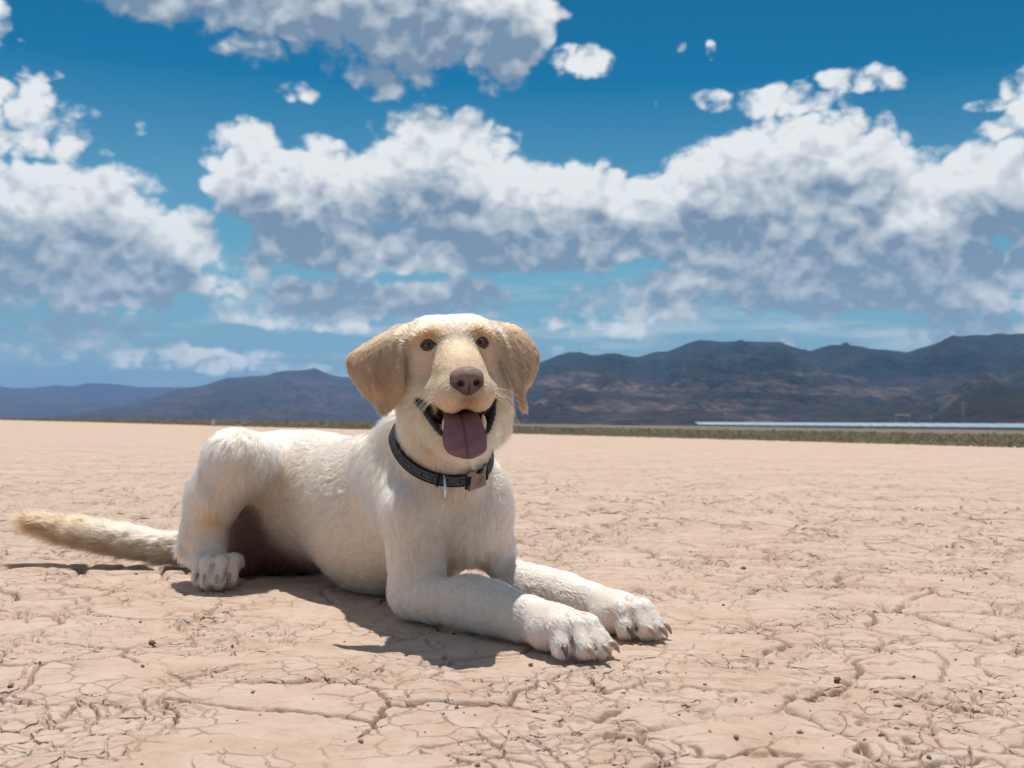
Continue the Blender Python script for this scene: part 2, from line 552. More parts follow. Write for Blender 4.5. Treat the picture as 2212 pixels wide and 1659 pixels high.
def build_ground():
    a_in = np.linspace(-rad(33), rad(33), 1180)
    a_out = np.concatenate([np.linspace(rad(33), rad(327), 60)[1:-1]])
    ang = np.concatenate([a_in, a_out])
    r_in = np.concatenate([np.linspace(.02, .84, 10)[:-1], 1 / np.linspace(1 / .84, 1 / 13., 640)])
    r_out = np.geomspace(13., 40000, 70)[1:]
    rr = np.concatenate([r_in, r_out])
    A, R_ = np.meshgrid(ang, rr)
    X = R_ * np.sin(A); Y = R_ * np.cos(A)
    Z = ground_height(X.ravel(), Y.ravel())
    V = np.stack([X.ravel(), Y.ravel(), Z], 1)
    na, nr = len(ang), len(rr)
    i, j = np.meshgrid(np.arange(nr - 1), np.arange(na), indexing='ij')
    a = (i * na + j).ravel(); b = (i * na + (j + 1) % na).ravel()
    Q = np.stack([a, b, b + na, a + na], 1)[:, ::-1]
    return V, Q


def m_ground(nt):
    geo = nt.node('ShaderNodeNewGeometry')
    P = geo.outputs['Position']
    x, y, z = nt.sep(P)
    n1 = nt.noise(P, 2.3, 4, .6)
    n2 = nt.noise(P, 14, 5, .6)
    n3 = nt.noise(P, 90, 4, .65)
    n4 = nt.noise(P, 700, 3, .6)
    c = nt.mix(nt.ramp(n2, .35, .68), (.445, .318, .240, 1), (.510, .393, .315, 1))
    c = nt.mix(nt.m('MULTIPLY', nt.ramp(n1, .42, .66), .55), c, (.530, .415, .338, 1))
    c = nt.mix(nt.m('MULTIPLY', nt.ramp(n3, .50, .75), .30), c, (.56, .455, .375, 1))
    c = nt.mix(nt.m('MULTIPLY', nt.ramp(n3, .48, .28), .28), c, (.34, .225, .160, 1))
    c = nt.mix(nt.m('MULTIPLY', nt.ramp(n4, .62, .75), .35), c, (.30, .21, .16, 1))
    # farther out: streaks of darker crust
    dist = nt.v('LENGTH', P)
    st = nt.noise(nt.v('MULTIPLY', P, (.35, .8, 1)), 1.0, 5, .7)
    c = nt.mix(nt.m('MULTIPLY', nt.m('MULTIPLY', nt.ramp(st, .52, .70), nt.ramp(dist, 4, 12)), .40), c, (.40, .27, .19, 1))
    # scrub soil beyond the shore, then stony bajada
    s = nt.m('ADD', nt.m('MULTIPLY', x, .855), nt.m('MULTIPLY', nt.m('SUBTRACT', y, 42.0), .518))
    wob = nt.m('MULTIPLY', nt.m('SUBTRACT', nt.noise(P, .18, 3), .5), 5.0)
    s2 = nt.m('ADD', s, wob)
    soil = nt.mix(nt.noise(P, .5, 4), (.13, .125, .075, 1), (.20, .155, .10, 1))
    far = nt.mix(nt.ramp(nt.noise(nt.v('MULTIPLY', P, (.004, .012, 0)), 1.0, 4), .4, .6), (.10, .085, .075, 1), (.17, .135, .11, 1))
    soil = nt.mix(nt.ramp(s, 150, 420), soil, far)
    c = nt.mix(nt.ramp(s2, -.6, .8), c, soil)
    # fine relief: hair cracks, grit
    wv = nt.v('ADD', P, nt.v('SCALE', nt.noise(P, 26, 2, color=True), s=.03))
    v1 = nt.voronoi(wv, 23, 'DISTANCE_TO_EDGE')
    v2 = nt.voronoi(nt.v('MULTIPLY', wv, (1, .6, 1)), 9, 'DISTANCE_TO_EDGE')
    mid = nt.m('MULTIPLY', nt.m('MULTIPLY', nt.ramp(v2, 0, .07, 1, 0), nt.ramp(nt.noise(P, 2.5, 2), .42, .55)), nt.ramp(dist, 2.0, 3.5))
    hair = nt.m('MULTIPLY', nt.ramp(v1, 0, .045, 1, 0), nt.ramp(nt.noise(P, 6, 2), .44, .56))
    hgt = nt.m('SUBTRACT', nt.m('ADD', nt.m('MULTIPLY', n3, .55), nt.m('MULTIPLY', n4, .22)), nt.m('ADD', nt.m('MULTIPLY', hair, .9), nt.m('MULTIPLY', mid, 3.2)))
    c = nt.mix(nt.m('MULTIPLY', mid, .35), c, (.27, .18, .13, 1))  # shade inside the mid-distance cracks, painted into the crust colour
    fade = nt.ramp(dist, 3, 14, 1, .5)
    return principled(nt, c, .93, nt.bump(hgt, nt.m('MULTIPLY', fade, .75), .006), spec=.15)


GV, GQ = build_ground()
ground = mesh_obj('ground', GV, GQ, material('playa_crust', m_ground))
tag(ground, kind='structure')


def ground_z(x, y):
    return ground_height(np.atleast_1d(np.asarray(x, float)), np.atleast_1d(np.asarray(y, float)))


# ------------------------------------------------------------------ mountains
def ridge_mesh(name, sil, r0, r1, mat, seed, amp=.16, base=-3.0, na=520, nr=90, power=1.55):
    """sil: (azimuth deg, crest elevation deg); crest stands at r1, the foot at r0"""
    sil = np.array(sil, float)
    az = np.linspace(sil[0, 0], sil[-1, 0], na)
    k = np.interp(az, sil[:, 0], sil[:, 1])
    crest = np.tan(np.radians(k)) * r1
    t = np.linspace(0, 1.35, nr)
    A, T = np.meshgrid(np.radians(az), t)
    R_ = r0 + (r1 - r0) * T
    X = R_ * np.sin(A); Y = R_ * np.cos(A)
    C = np.broadcast_to(crest, A.shape)
    up_ = np.where(T <= 1, np.clip(T, 0, 1) ** power, np.maximum(0, 1 - (T - 1) * 1.6))
    sc = 1 / 900.
    rid = 0; a = 1.0; f = 1.0
    for o in range(5):
        n = 1 - np.abs(fbm2((X + 900 * fbm2(X * sc * .6, Y * sc * .6, 2, seed + 40)).ravel() * sc * f, Y.ravel() * sc * f, 1, seed + o)).reshape(X.shape) * 1.6
        rid = rid + a * (n - .45); a *= .52; f *= 2.05
    env = np.sin(np.clip(T, 0, 1) * math.pi) ** .7 * .9 + .12
    Z = C * up_ + C * amp * rid * env
    Z = np.where(T > 1, np.minimum(Z, C * up_ + 5), Z)
    Z = Z + base
    V = np.stack([X.ravel(), Y.ravel(), Z.ravel()], 1)
    i, j = np.meshgrid(np.arange(nr - 1), np.arange(na - 1), indexing='ij')
    a0 = (i * na + j).ravel()
    Q = np.stack([a0, a0 + 1, a0 + na + 1, a0 + na], 1)
    o = mesh_obj(name, V, Q, mat)
    return tag(o, kind='structure')


def m_rock(zlo, zhi, scrub, stone, pale):  # scrub: tint of bush patches, also cloud shadow painted over the heights
    def f(nt):
        geo = nt.node('ShaderNodeNewGeometry')
        P = geo.outputs['Position']; x, y, z = nt.sep(P)
        n = nt.noise(P, .0035, 6, .62)
        n2 = nt.noise(nt.v('MULTIPLY', P, (.0010, .0010, .010)), 1.0, 6, .62, dist=.6)
        n3 = nt.noise(P, .011, 5, .65)
        cloud_shade = nt.ramp(nt.m('ADD', z, nt.m('MULTIPLY', nt.m('SUBTRACT', n, .5), (zhi - zlo) * 1.3)), zlo, zhi)
        c = nt.mix(nt.ramp(n2, .46, .60), stone + (1,), pale + (1,))
        c = nt.mix(nt.m('MULTIPLY', nt.ramp(n3, .42, .62), .65), c, scrub + (1,))
        c = nt.mix(nt.m('MULTIPLY', cloud_shade, .85), c, scrub + (1,))
        return principled(nt, c, .95, nt.bump(n3, 1.0, 75), spec=.1)
    return f


M_NEARHILL = material('stone_scrub_cloud_shade', m_rock(230, 430, (.010, .027, .026), (.046, .034, .034), (.165, .115, .100)))
M_FARHILL = material('far_stone', m_rock(400, 900, (.020, .026, .024), (.055, .042, .040), (.095, .070, .064)))
M_DARKHILL = material('dark_knoll', m_rock(40, 160, (.014, .019, .018), (.026, .022, .022), (.042, .034, .032)))
ridge_mesh('mountain_range', [(-6.5, .05), (-4.94, 0.26), (-2.55, 1.38), (-0.51, 2.56), (1.29, 3.29), (2.37, 3.62), (3.46, 3.77), (4.42, 3.68), (5.38, 3.81), (6.46, 3.6), (7.29, 3.9), (8.01, 3.95), (8.83, 4.26), (9.66, 4.57), (10.83, 4.5), (12.68, 4.54), (13.83, 4.47), (14.52, 4.19), (15.19, 4.02), (16.09, 4.25), (16.98, 4.31), (18.08, 4.07), (19.81, 3.92), (20.67, 4.2), (21.93, 4.61), (23.37, 4.58), (25.02, 4.59), (26.75, 4.6), (29.57, 4.25), (32.24, 3.66), (36, 2.4), (40, .1)], 3300, 8600, M_NEARHILL, 11, amp=.26, na=760, nr=120)
ridge_mesh('mountain_range', [(-23.5, .05), (-21.92, 0.27), (-18.75, 0.85), (-16.69, 1.63), (-15.69, 1.79), (-14.57, 2.22), (-13.66, 2.31), (-12.64, 2.43), (-11.6, 2.64), (-10.9, 2.71), (-10.2, 2.86), (-9.45, 2.57), (-8.78, 2.42), (-7.6, 2.44), (-6.17, 2.33), (-3.77, 2.44), (-1.36, 2.36), (1.07, 2.03), (3.49, 1.22), (6, .1)], 7000, 14500, M_FARHILL, 23, amp=.17)
ridge_mesh('mountain_range', [(-42, .2), (-34.09, 0.92), (-30.66, 1.26), (-26.95, 1.28), (-25.0, 1.53), (-24.4, 1.44), (-23.8, 1.46), (-22.78, 1.62), (-21.75, 1.64), (-21.13, 1.8), (-20.07, 1.78), (-18.56, 1.68), (-16.58, 1.68), (-14.33, 1.59), (-12.03, 1.33), (-7.33, 0.82), (-4, .1)], 15000, 24000, M_FARHILL, 37, amp=.12, na=420, nr=60)
ridge_mesh('hill', [(19.0, .05), (19.82, 0.40), (20.67, 0.79), (21.51, 1.16), (22.34, 1.83), (23.16, 2.19), (23.77, 2.28), (24.58, 2.1), (25.57, 1.84), (27.12, 1.3), (29.55, 0.58), (31, .05)], 2500, 3300, M_DARKHILL, 51, amp=.10, na=200, nr=50, power=1.1)
ridge_mesh('hill', [(14.2, .05), (14.98, 0.42), (16.32, 0.88), (17.43, 1.22), (18.52, 1.32), (19.82, 1.15), (20.88, 0.86), (22.34, 0.41), (23.2, .05)], 2900, 3700, M_DARKHILL, 57, amp=.10, na=160, nr=40, power=1.1)


# ------------------------------------------------------------------ low scrub along the shore (nobody could count it)
def build_scrub():
    rg = np.random.default_rng(11)
    n = 15000
    # area sampled evenly in picture width: azimuth uniform, depth behind the shore exponential
    az = np.radians(rg.uniform(-40, 42, n))
    dirx, diry = np.sin(az), np.cos(az)
    r_sh = (SH_P @ SH_N) / np.maximum(dirx * SH_N[0] + diry * SH_N[1], .05)
    ok = r_sh < 420
    dep = rg.exponential(1.0, n) * (6 + r_sh * .22)
    r = r_sh + np.where(rg.random(n) < .35, rg.uniform(-2.5, 3.0, n), dep)
    x, y = r * dirx, r * diry
    keep = ok & (r > 10)
    x, y, r = x[keep], y[keep], r[keep]
    n = len(x)
    z = ground_height(x, y)
    s = shore(x, y)
    cap = np.where(x > 3, .27, .27 + .17 * sstep(3, -8, x))
    size = cap * np.clip(.35 + s * .12, .30, 1.0) * (.55 + .55 * rg.random(n))
    NB = 11
    a = rg.uniform(0, 2 * math.pi, (n, NB)); lean = rg.uniform(.15, .95, (n, NB)); L = size[:, None] * rg.uniform(.6, 1.15, (n, NB))
    wdt = np.maximum(.018, r * .00055)[:, None] * rg.uniform(.8, 1.6, (n, NB))
    bx = x[:, None] + rg.normal(0, .35, (n, NB)) * size[:, None]; by = y[:, None] + rg.normal(0, .35, (n, NB)) * size[:, None]
    bz = np.broadcast_to(z[:, None] - .02, bx.shape)
    tx = bx + np.cos(a) * np.sin(lean) * L; ty = by + np.sin(a) * np.sin(lean) * L; tz = bz + np.cos(lean * .8) * L
    px, py = -np.sin(a) * wdt, np.cos(a) * wdt
    mx, my, mz = (bx + tx) / 2, (by + ty) / 2, (bz + tz) / 2 + L * .08
    V = np.stack([np.stack([bx, by, bz], -1), np.stack([mx - px * 1.6, my - py * 1.6, mz], -1), np.stack([tx, ty, tz], -1), np.stack([mx + px * 1.6, my + py * 1.6, mz], -1)], 2).reshape(-1, 3)
    Q = np.arange(len(V)).reshape(-1, 4)
    base = np.array([(.29, .265, .165), (.34, .29, .19), (.37, .30, .21), (.25, .235, .16)])
    ci = rg.integers(0, 4, n)
    c = (base[ci] * .4 + np.array((.32, .275, .185)) * .6) * (.85 + .3 * rg.random((n, 1)))
    c = np.where((s < 1.2)[:, None], c * .5 + np.array((.24, .21, .16)) * .5, c)
    cols = np.repeat(c, NB * 4, axis=0)
    return V, Q, cols


def m_scrub(nt):
    at = nt.node('ShaderNodeVertexColor', layer_name='tint')
    n = nt.noise(nt.node('ShaderNodeNewGeometry').outputs['Position'], 3.0, 3)
    col = nt.mix(n, at.outputs[0], (.26, .22, .15, 1))
    tr = nt.node('ShaderNodeBsdfTranslucent'); nt.put(tr.inputs[0], col)
    mx = nt.node('ShaderNodeMixShader'); mx.inputs[0].default_value = .45
    nt.l.new(principled(nt, col, .9, spec=.1), mx.inputs[1]); nt.l.new(tr.outputs[0], mx.inputs[2])
    return mx.outputs[0]


V, Q, cols = build_scrub()
tag(mesh_obj('scrub', V, Q, material('desert_scrub', m_scrub), smooth=False, colors=cols), 'low olive green scrub growing along the edge of the playa', 'scrub', kind='stuff')


# ------------------------------------------------------------------ solar farm and poles on the far plain
def box_geo(cx, cy, cz, sx, sy, sz, ang=0, tilt=0):
    V = np.array([(a, b, c) for a in (-.5, .5) for b in (-.5, .5) for c in (-.5, .5)]) * (sx, sy, sz)
    ct, st = math.cos(tilt), math.sin(tilt)
    V = np.stack([V[:, 0] * ct - V[:, 2] * st, V[:, 1], V[:, 0] * st + V[:, 2] * ct], 1)
    ca, sa = math.cos(ang), math.sin(ang)
    V = np.stack([V[:, 0] * ca - V[:, 1] * sa, V[:, 0] * sa + V[:, 1] * ca, V[:, 2]], 1) + (cx, cy, cz)
    Q = np.array([(0, 1, 3, 2), (4, 6, 7, 5), (0, 4, 5, 1), (2, 3, 7, 6), (0, 2, 6, 4), (1, 5, 7, 3)])
    return V, Q


def m_panel(nt):
    P = nt.node('ShaderNodeTexCoord').outputs['Object']
    n = nt.noise(P, .6, 2)
    return principled(nt, nt.mix(n, (.34, .42, .50, 1), (.50, .58, .64, 1)), .22, spec=.8)


M_PANEL = material('solar_glass', m_panel)
M_POST = material('galvanised', lambda nt: principled(nt, nt.mix(nt.noise(nt.node('ShaderNodeTexCoord').outputs['Object'], .8), (.36, .38, .40, 1), (.48, .49, .50, 1)), .6, metal=.2))
farm = empty('solar_farm', (224, 760, 0), 'long pale blue rows of solar panels on the plain below the mountains', 'solar farm')
gdir = np.array((.66, .75)); gdir /= np.linalg.norm(gdir)
ga = math.atan2(-gdir[0], gdir[1])
rowparts = []
LROW = 320.
for k in range(16):
    sy = (k - 7.5) * LROW / 16
    rowparts.append(box_geo(0, sy, 2.9, 5.6, LROW / 16 - .8, .10, 0, rad(-24)))
    rowparts.append(box_geo(0, sy - 7, 1.3, .16, .16, 3.0)); rowparts.append(box_geo(0, sy + 7, 1.3, .16, .16, 3.0))
RV, RQ = join_geo(rowparts)
row0 = None
for k in range(34):
    f = k / 33
    st = np.array((170., 1010.)) * (1 - f) + np.array((300., 560.)) * f
    c = st + gdir * LROW / 2
    if row0 is None:
        row0 = mesh_obj('panel_row', RV, RQ, M_PANEL, None, smooth=False)
        o = row0
    else:
        o = row0.copy(); COL.objects.link(o)
    o.parent = farm
    zc = float(ground_z(c[0], c[1])[0])
    o.location = (c[0] - 224, c[1] - 760, zc)
    slope = (float(ground_z(*(st + gdir * LROW))[0]) - float(ground_z(*st)[0])) / LROW
    o.rotation_euler = (math.atan(slope), 0, ga)


def pylon(name, u_az, r, hgt, label, cat, arms=2):
    x, y = r * math.sin(rad(u_az)), r * math.cos(rad(u_az))
    z = float(ground_z(x, y)[0])
    root = empty(name, (x, y, z), label, cat, 'power line structures on the plain')
    w = hgt * .06
    parts = []
    for sx in (-1, 1):
        for sy in (-1, 1):
            parts.append(tube([(sx * w, sy * w, -1), (sx * w * .25, sy * w * .25, hgt)], .16, 4))
    for q in range(6):
        h0, h1 = hgt * q / 6, hgt * (q + 1) / 6
        w0, w1 = w * (1 - .75 * q / 6), w * (1 - .75 * (q + 1) / 6)
        parts.append(tube([(-w0, -w0, h0), (w1, -w1, h1)], .09, 4)); parts.append(tube([(w0, w0, h0), (-w1, w1, h1)], .09, 4))
    V, Q = join_geo(parts); mesh_obj('mast', V, Q, M_POST, root)
    for q in range(arms):
        hh = hgt * (.96 - .14 * q)
        V, Q = tube([(-hgt * .13, 0, hh), (0, 0, hh + .5), (hgt * .13, 0, hh)], .16, 4)
        mesh_obj('crossarm', V, Q, M_POST, root)


pylon('transmission_tower', 22.35, 1650, 38, 'tallest pale lattice tower standing behind the solar panels', 'tower', 3)
pylon('transmission_tower', 11.05, 1900, 24, 'leftmost small lattice tower at the end of the solar panels', 'tower', 2)
pylon('transmission_tower', 20.9, 1700, 20, 'short lattice tower just left of the tallest one', 'tower', 2)
# substation gantry
gx, gy = 1500 * math.sin(rad(19.6)), 1500 * math.cos(rad(19.6)); gz = float(ground_z(gx, gy)[0])
gan = empty('substation_gantry', (gx, gy, gz), 'white steel gantry frame rising above the solar panels', 'gantry')
for sx in (-8.5, 8.5):
    V, Q = box_geo(sx, 0, 8, .9, .9, 18); mesh_obj('post', V, Q, M_POST, gan, False)
V, Q = box_geo(0, 0, 17.4, 18.6, 1.2, 1.6); mesh_obj('beam', V, Q, material('white_steel', lambda nt: principled(nt, nt.mix(nt.noise(nt.node('ShaderNodeTexCoord').outputs['Object'], .6), (.62, .63, .63, 1), (.74, .74, .73, 1)), .5)), gan, False)

# two small white drums at the far shore
M_DRUM = material('white_plastic', lambda nt: principled(nt, nt.mix(nt.noise(nt.node('ShaderNodeTexCoord').outputs['Object'], 5), (.72, .72, .70, 1), (.82, .82, .80, 1)), .5))
for az_, r, sc, lab in ((-15.15, 77., .40, 'larger white drum at the shore, left of the dog'), (-13.75, 76., .26, 'smaller white drum at the shore, just above the knee')):
    x, y = r * math.sin(rad(az_)), r * math.cos(rad(az_)); z = float(ground_z(x, y)[0])
    V, Q = tube([(0, 0, 0), (0, 0, .08 * sc), (0, 0, .1 * sc), (0, 0, .5 * sc), (0, 0, .9 * sc), (0, 0, .92 * sc), (0, 0, 1.0 * sc)], np.array([.36, .38, .34, .36, .34, .38, .36]) * sc, 16)
    o = mesh_obj('drum', V, Q, M_DRUM)
    o.location = (x, y, z); tag(o, lab, 'drum', 'white drums on the shore')


# ------------------------------------------------------------------ crumbs of dried mud
def clod_mesh(rg, size, flat=.7):
    V, Q = sphere_geo_low()
    d = 1 + .7 * (rg.random(len(V)) - .5)
    V = V * d[:, None] * size * np.array((1 + .5 * (rg.random() - .5), 1 + .5 * (rg.random() - .5), flat))
    return V, Q


def sphere_geo_low(n=8, m=5):
    V = []; Q = []
    for i in range(m + 1):
        ph = math.pi * i / m
        for j in range(n):
            th = 2 * math.pi * j / n
            V.append((math.sin(ph) * math.cos(th), math.sin(ph) * math.sin(th), math.cos(ph)))
    for i in range(m):
        for j in range(n):
            Q.append((i * n + j, (i + 1) * n + j, (i + 1) * n + (j + 1) % n, i * n + (j + 1) % n))
    return np.array(V), np.array(Q)


def m_clod(nt):
    P = nt.node('ShaderNodeNewGeometry').outputs['Position']
    at = nt.node('ShaderNodeVertexColor', layer_name='tint')
    n = nt.noise(P, 400, 4)
    return principled(nt, nt.mix(nt.m('MULTIPLY', n, .5), at.outputs[0], (.5, .4, .33, 1), 'MULTIPLY'), .95, nt.bump(n, .5, .002), spec=.1)


M_CLOD = material('mud_clod', m_clod)
rg = np.random.default_rng(5)
CG = []; CCOL = []
nc_ = 0
while nc_ < 420:
    r = 1 / rg.uniform(1 / 6.0, 1 / .85); a = rg.uniform(-rad(31), rad(31))
    x, y = r * math.sin(a), r * math.cos(a)
    bias = .35 + .9 * math.exp(-((x - .42) / .36) ** 2 - ((y - 1.17) / .22) ** 2)
    if rg.random() > bias: continue
    z = 0.0
    s = .0006 + .0024 * rg.random() ** 4 + .00035 * r
    V, Q = clod_mesh(rg, s)
    CG.append((V, Q, x, y, s)); nc_ += 1
zz = ground_height(np.array([c[2] for c in CG]), np.array([c[3] for c in CG]))
geo = []
for (V, Q, x, y, s), z in zip(CG, zz):
    geo.append((V + (x, y, z + s * .35), Q))
    dk = rg.random()
    col = (.17, .125, .10) if dk < .12 else (.32, .225, .165) if dk < .75 else (.44, .33, .25)
    CCOL.append(np.tile(col, (len(V), 1)))
V, Q = join_geo(geo)
tag(mesh_obj('mud_crumbs', V, Q, M_CLOD, colors=np.vstack(CCOL)), 'small crumbs of dried mud strewn over the cracked ground', 'gravel', kind='stuff')
for (x, y, s, dark, lab) in ((.0285, 1.3905, .0042, 0, 'small pale clod lying below the nearest front claw'),
                             (.1830, 1.5320, .0036, 1, 'tiny dark clod between the two front paws'),
                             (-.4830, 1.5000, .0060, 1, 'dark clod on the ground left of the dog shadow'),
                             (.3900, 1.3120, .0058, 1, 'dark upright clod right of the front paws'),
                             (.1015, 1.0700, .0062, 1, 'roundish grey clod in the bottom foreground'),
                             (.5050, 2.3900, .0085, 1, 'dark clod farther out right of the dog')):
    z = float(ground_z(x, y)[0])
    V, Q = clod_mesh(rg, s * .72, .75)
    o = mesh_obj('mud_clod', V, Q, M_CLOD, colors=np.tile((.22, .165, .130) if dark else (.42, .31, .23), (len(V), 1)))
    o.location = (x, y, z + s * .45); tag(o, lab, 'clod')

# ------------------------------------------------------------------ haze: the air between here and the hills
HV = np.array([(a, b, c) for a in (-45000, 45000) for b in (-45000, 45000) for c in (-8, 800)], float)
hz = mesh_obj('haze', HV, [(0, 1, 3, 2), (4, 6, 7, 5), (0, 4, 5, 1), (2, 3, 7, 6), (0, 2, 6, 4), (1, 5, 7, 3)], None, smooth=False)
hm = bpy.data.materials.new('haze_air'); hm.use_nodes = True
ht = hm.node_tree; ht.nodes.clear()
ho = ht.nodes.new('ShaderNodeOutputMaterial'); hv = ht.nodes.new('ShaderNodeVolumePrincipled')
hv.inputs['Color'].default_value = (.30, .55, 1.0, 1); hv.inputs['Density'].default_value = 3.7e-5
hv.inputs['Anisotropy'].default_value = 0.0
ht.links.new(hv.outputs[0], ho.inputs['Volume'])
hz.data.materials.append(hm)
tag(hz, 'thin blue air haze over the desert plain', 'haze', kind='stuff')
# ------------------------------------------------------------------ the dog: one continuous body surface
HO = np.array([-.083, 1.575, .4153])                 # between the eyes
_y, _r = rad(10.5), rad(4)
HY = np.array([math.sin(_y), -math.cos(_y), 0.])
_x0 = np.array([math.cos(_y), math.sin(_y), 0.]); _z0 = np.array([0, 0, 1.])
HX = math.cos(_r) * _x0 + math.sin(_r) * _z0
HZ = math.cos(_r) * _z0 - math.sin(_r) * _x0
HM = np.stack([HX, HY, HZ], 1)
hw = lambda p: HO + HM @ np.array(p, float)          # head-local -> world
hl = lambda P: (P - HO) @ HM                          # world -> head-local


def nv(v):
    v = np.array(v, float); return v / np.linalg.norm(v)


BF = nv((.69, -.72, 0)); BL = nv((.72, .69, 0))
BM = np.stack([BL, BF, np.array([0, 0, 1.])], 1)

EAR_L = [[(-.0585, -.040, .0300), (-.0660, -.0584, .0330), (-.0740, -.0799, .0330)], [(-.0665, -.0260, .0142), (-.0945, -.038, .0133), (-.1156, -.0825, .0117)],
         [(-.0770, -.0150, -.0181), (-.1129, -.0359, -.016), (-.1485, -.0879, -.0115)], [(-.0775, -.0070, -.0481), (-.1073, -.0243, -.0496), (-.1346, -.0649, -.0502)],
         [(-.0853, -.0148, -.073), (-.1, -.0226, -.0727), (-.1152, -.0458, -.0721)], [(-.1002, -.0225, -.086), (-.1041, -.0232, -.088), (-.1077, -.0289, -.0876)]]
EAR_R = [[(.0560, -.0390, .0300), (.0640, -.0543, .0320), (.0740, -.0727, .0320)], [(.0590, -.0190, .0136), (.0799, -.0261, .0172), (.1061, -.0671, .0223)],
         [(.0680, -.0100, -.0164), (.0945, -.0179, -.0161), (.1309, -.0621, -.0144)], [(.0810, -.0050, -.049), (.0950, -.0127, -.051), (.1172, -.0438, -.0516)],
         [(.0915, -.0087, -.0738), (.0950, -.0127, -.0726), (.1000, -.0264, -.0701)], [(.0975, -.0121, -.0930), (.0985, -.0117, -.0945), (.0998, -.0162, -.0940)]]


def ear_tris(E):
    g = np.array([[hw(p) for p in row] for row in E])
    # Catmull-Rom from base to tip, quadratic across, for a curved flap with a round outline
    rows = []
    n = len(g)
    for i in range(n - 1):
        p0 = g[i - 1] if i else 2 * g[0] - g[1]
        p1, p2 = g[i], g[i + 1]
        p3 = g[i + 2] if i + 2 < n else g[-1]
        for s in (0, .34, .67):
            rows.append(.5 * (2 * p1 + (p2 - p0) * s + (2 * p0 - 5 * p1 + 4 * p2 - p3) * s * s + (3 * p1 - p0 - 3 * p2 + p3) * s ** 3))
    rows.append(g[-1])
    out = []
    for rw in rows:
        r = []
        for t in np.linspace(0, 1, 6):
            r.append(rw[0] * (1 - t) * (1 - 2 * t) + rw[1] * 4 * t * (1 - t) + rw[2] * t * (2 * t - 1))
        out.append(r)
    out = np.array(out); T = []
    si = np.linspace(0, 1, out.shape[0])[:, None]; tj = np.linspace(0, 1, out.shape[1])[None]
    fold = .0045 * np.sin(2 * math.pi * (tj * 1.15 + si * .55)) * np.sin(math.pi * np.clip(si * 1.1, 0, 1)) + .002 * np.sin(9 * si + 4 * tj)
    out = out + fold[:, :, None] * HY
    for i in range(out.shape[0] - 1):
        for j in range(out.shape[1] - 1):
            a, b, c, d = out[i, j], out[i, j + 1], out[i + 1, j + 1], out[i + 1, j]
            for tr in ((a, b, c), (a, c, d)):
                if np.linalg.norm(np.cross(tr[1] - tr[0], tr[2] - tr[0])) > 1e-7: T.append(tr)
    return T


FD = Field((-1.06, 1.36, -.012), (.26, 2.44, .50), .003)
_back = nv((-.66, .70, -.25)); _down = np.array([0.02, -.05, -1.])
_arm = nv((.72, -.66, -.18))


def RC(a, b, ra, rb, k=.02, flow=None, reg='body', head=False):
    if head: a, b = hw(a), hw(b)
    fn, lo, hi = cone_fn(a, b, ra, rb)
    if flow is None: flow = nv(np.array(b, float) - np.array(a, float))
    FD.add(fn, lo, hi, k, info=(np.array(flow, float), reg))


def EL(c, r, k=.03, flow=_back, reg='body', head=False, M=None):
    if head: c = hw(c); M = HM if M is None else HM @ M
    fn, lo, hi = ell_fn(c, r, BM if M is None else M)
    FD.add(fn, lo, hi, k, info=(np.array(flow, float), reg))


# trunk
EL((-.232, 1.975, .140), (.120, .19, .142), reg='body')
EL((-.362, 2.125, .158), (.098, .17, .122), .05, reg='body')
EL((-.405, 2.235, .145), (.100, .12, .135), .05, reg='body')
EL((-.125, 1.805, .165), (.100, .15, .125), .05, reg='body')
EL((-.160, 1.850, .215), (.070, .11, .075), .05, reg='body')                      # withers
# neck and throat
RC((-.195, 1.850, .232), (-.160, 1.752, .282), .062, .044, .03, flow=(-.3, .5, -.7), reg='neck')
RC((-.150, 1.800, .190), (-.108, 1.695, .262), .090, .060, .04, flow=(-.1, .3, -.9), reg='neck')
RC((-.108, 1.695, .262), (-.100, 1.662, .345), .060, .066, .03, flow=(-.1, .3, -.9), reg='neck')
RC((-.092, 1.632, .305), (-.098, 1.668, .235), .058, .054, .03, flow=(.05, -.1, -1), reg='neck')
# chest
EL((-.088, 1.722, .160), (.062, .058, .070), .035, flow=_down, reg='chest')
EL((-.080, 1.700, .140), (.034, .044, .050), .03, flow=_down, reg='chest')
# near (right) fore limb
RC((-.200, 1.790, .225), (-.142, 1.668, .168), .046, .050, .03, flow=(.1, -.2, -1), reg='chest')
RC((-.142, 1.666, .168), (-.140, 1.690, .060), .051, .043, .010, flow=(0, 0, -1), reg='arm')
RC((-.140, 1.690, .045), (-.028, 1.570, .042), .043, .038, .012, flow=_arm, reg='arm')
RC((-.028, 1.570, .042), (.027, 1.512, .035), .038, .030, .003, flow=_arm, reg='arm')
RC((.027, 1.512, .035), (.062, 1.470, .034), .030, .030, .004, flow=_arm, reg='paw')
EL((.058, 1.474, .028), (.038, .032, .025), .012, flow=_arm, reg='paw')
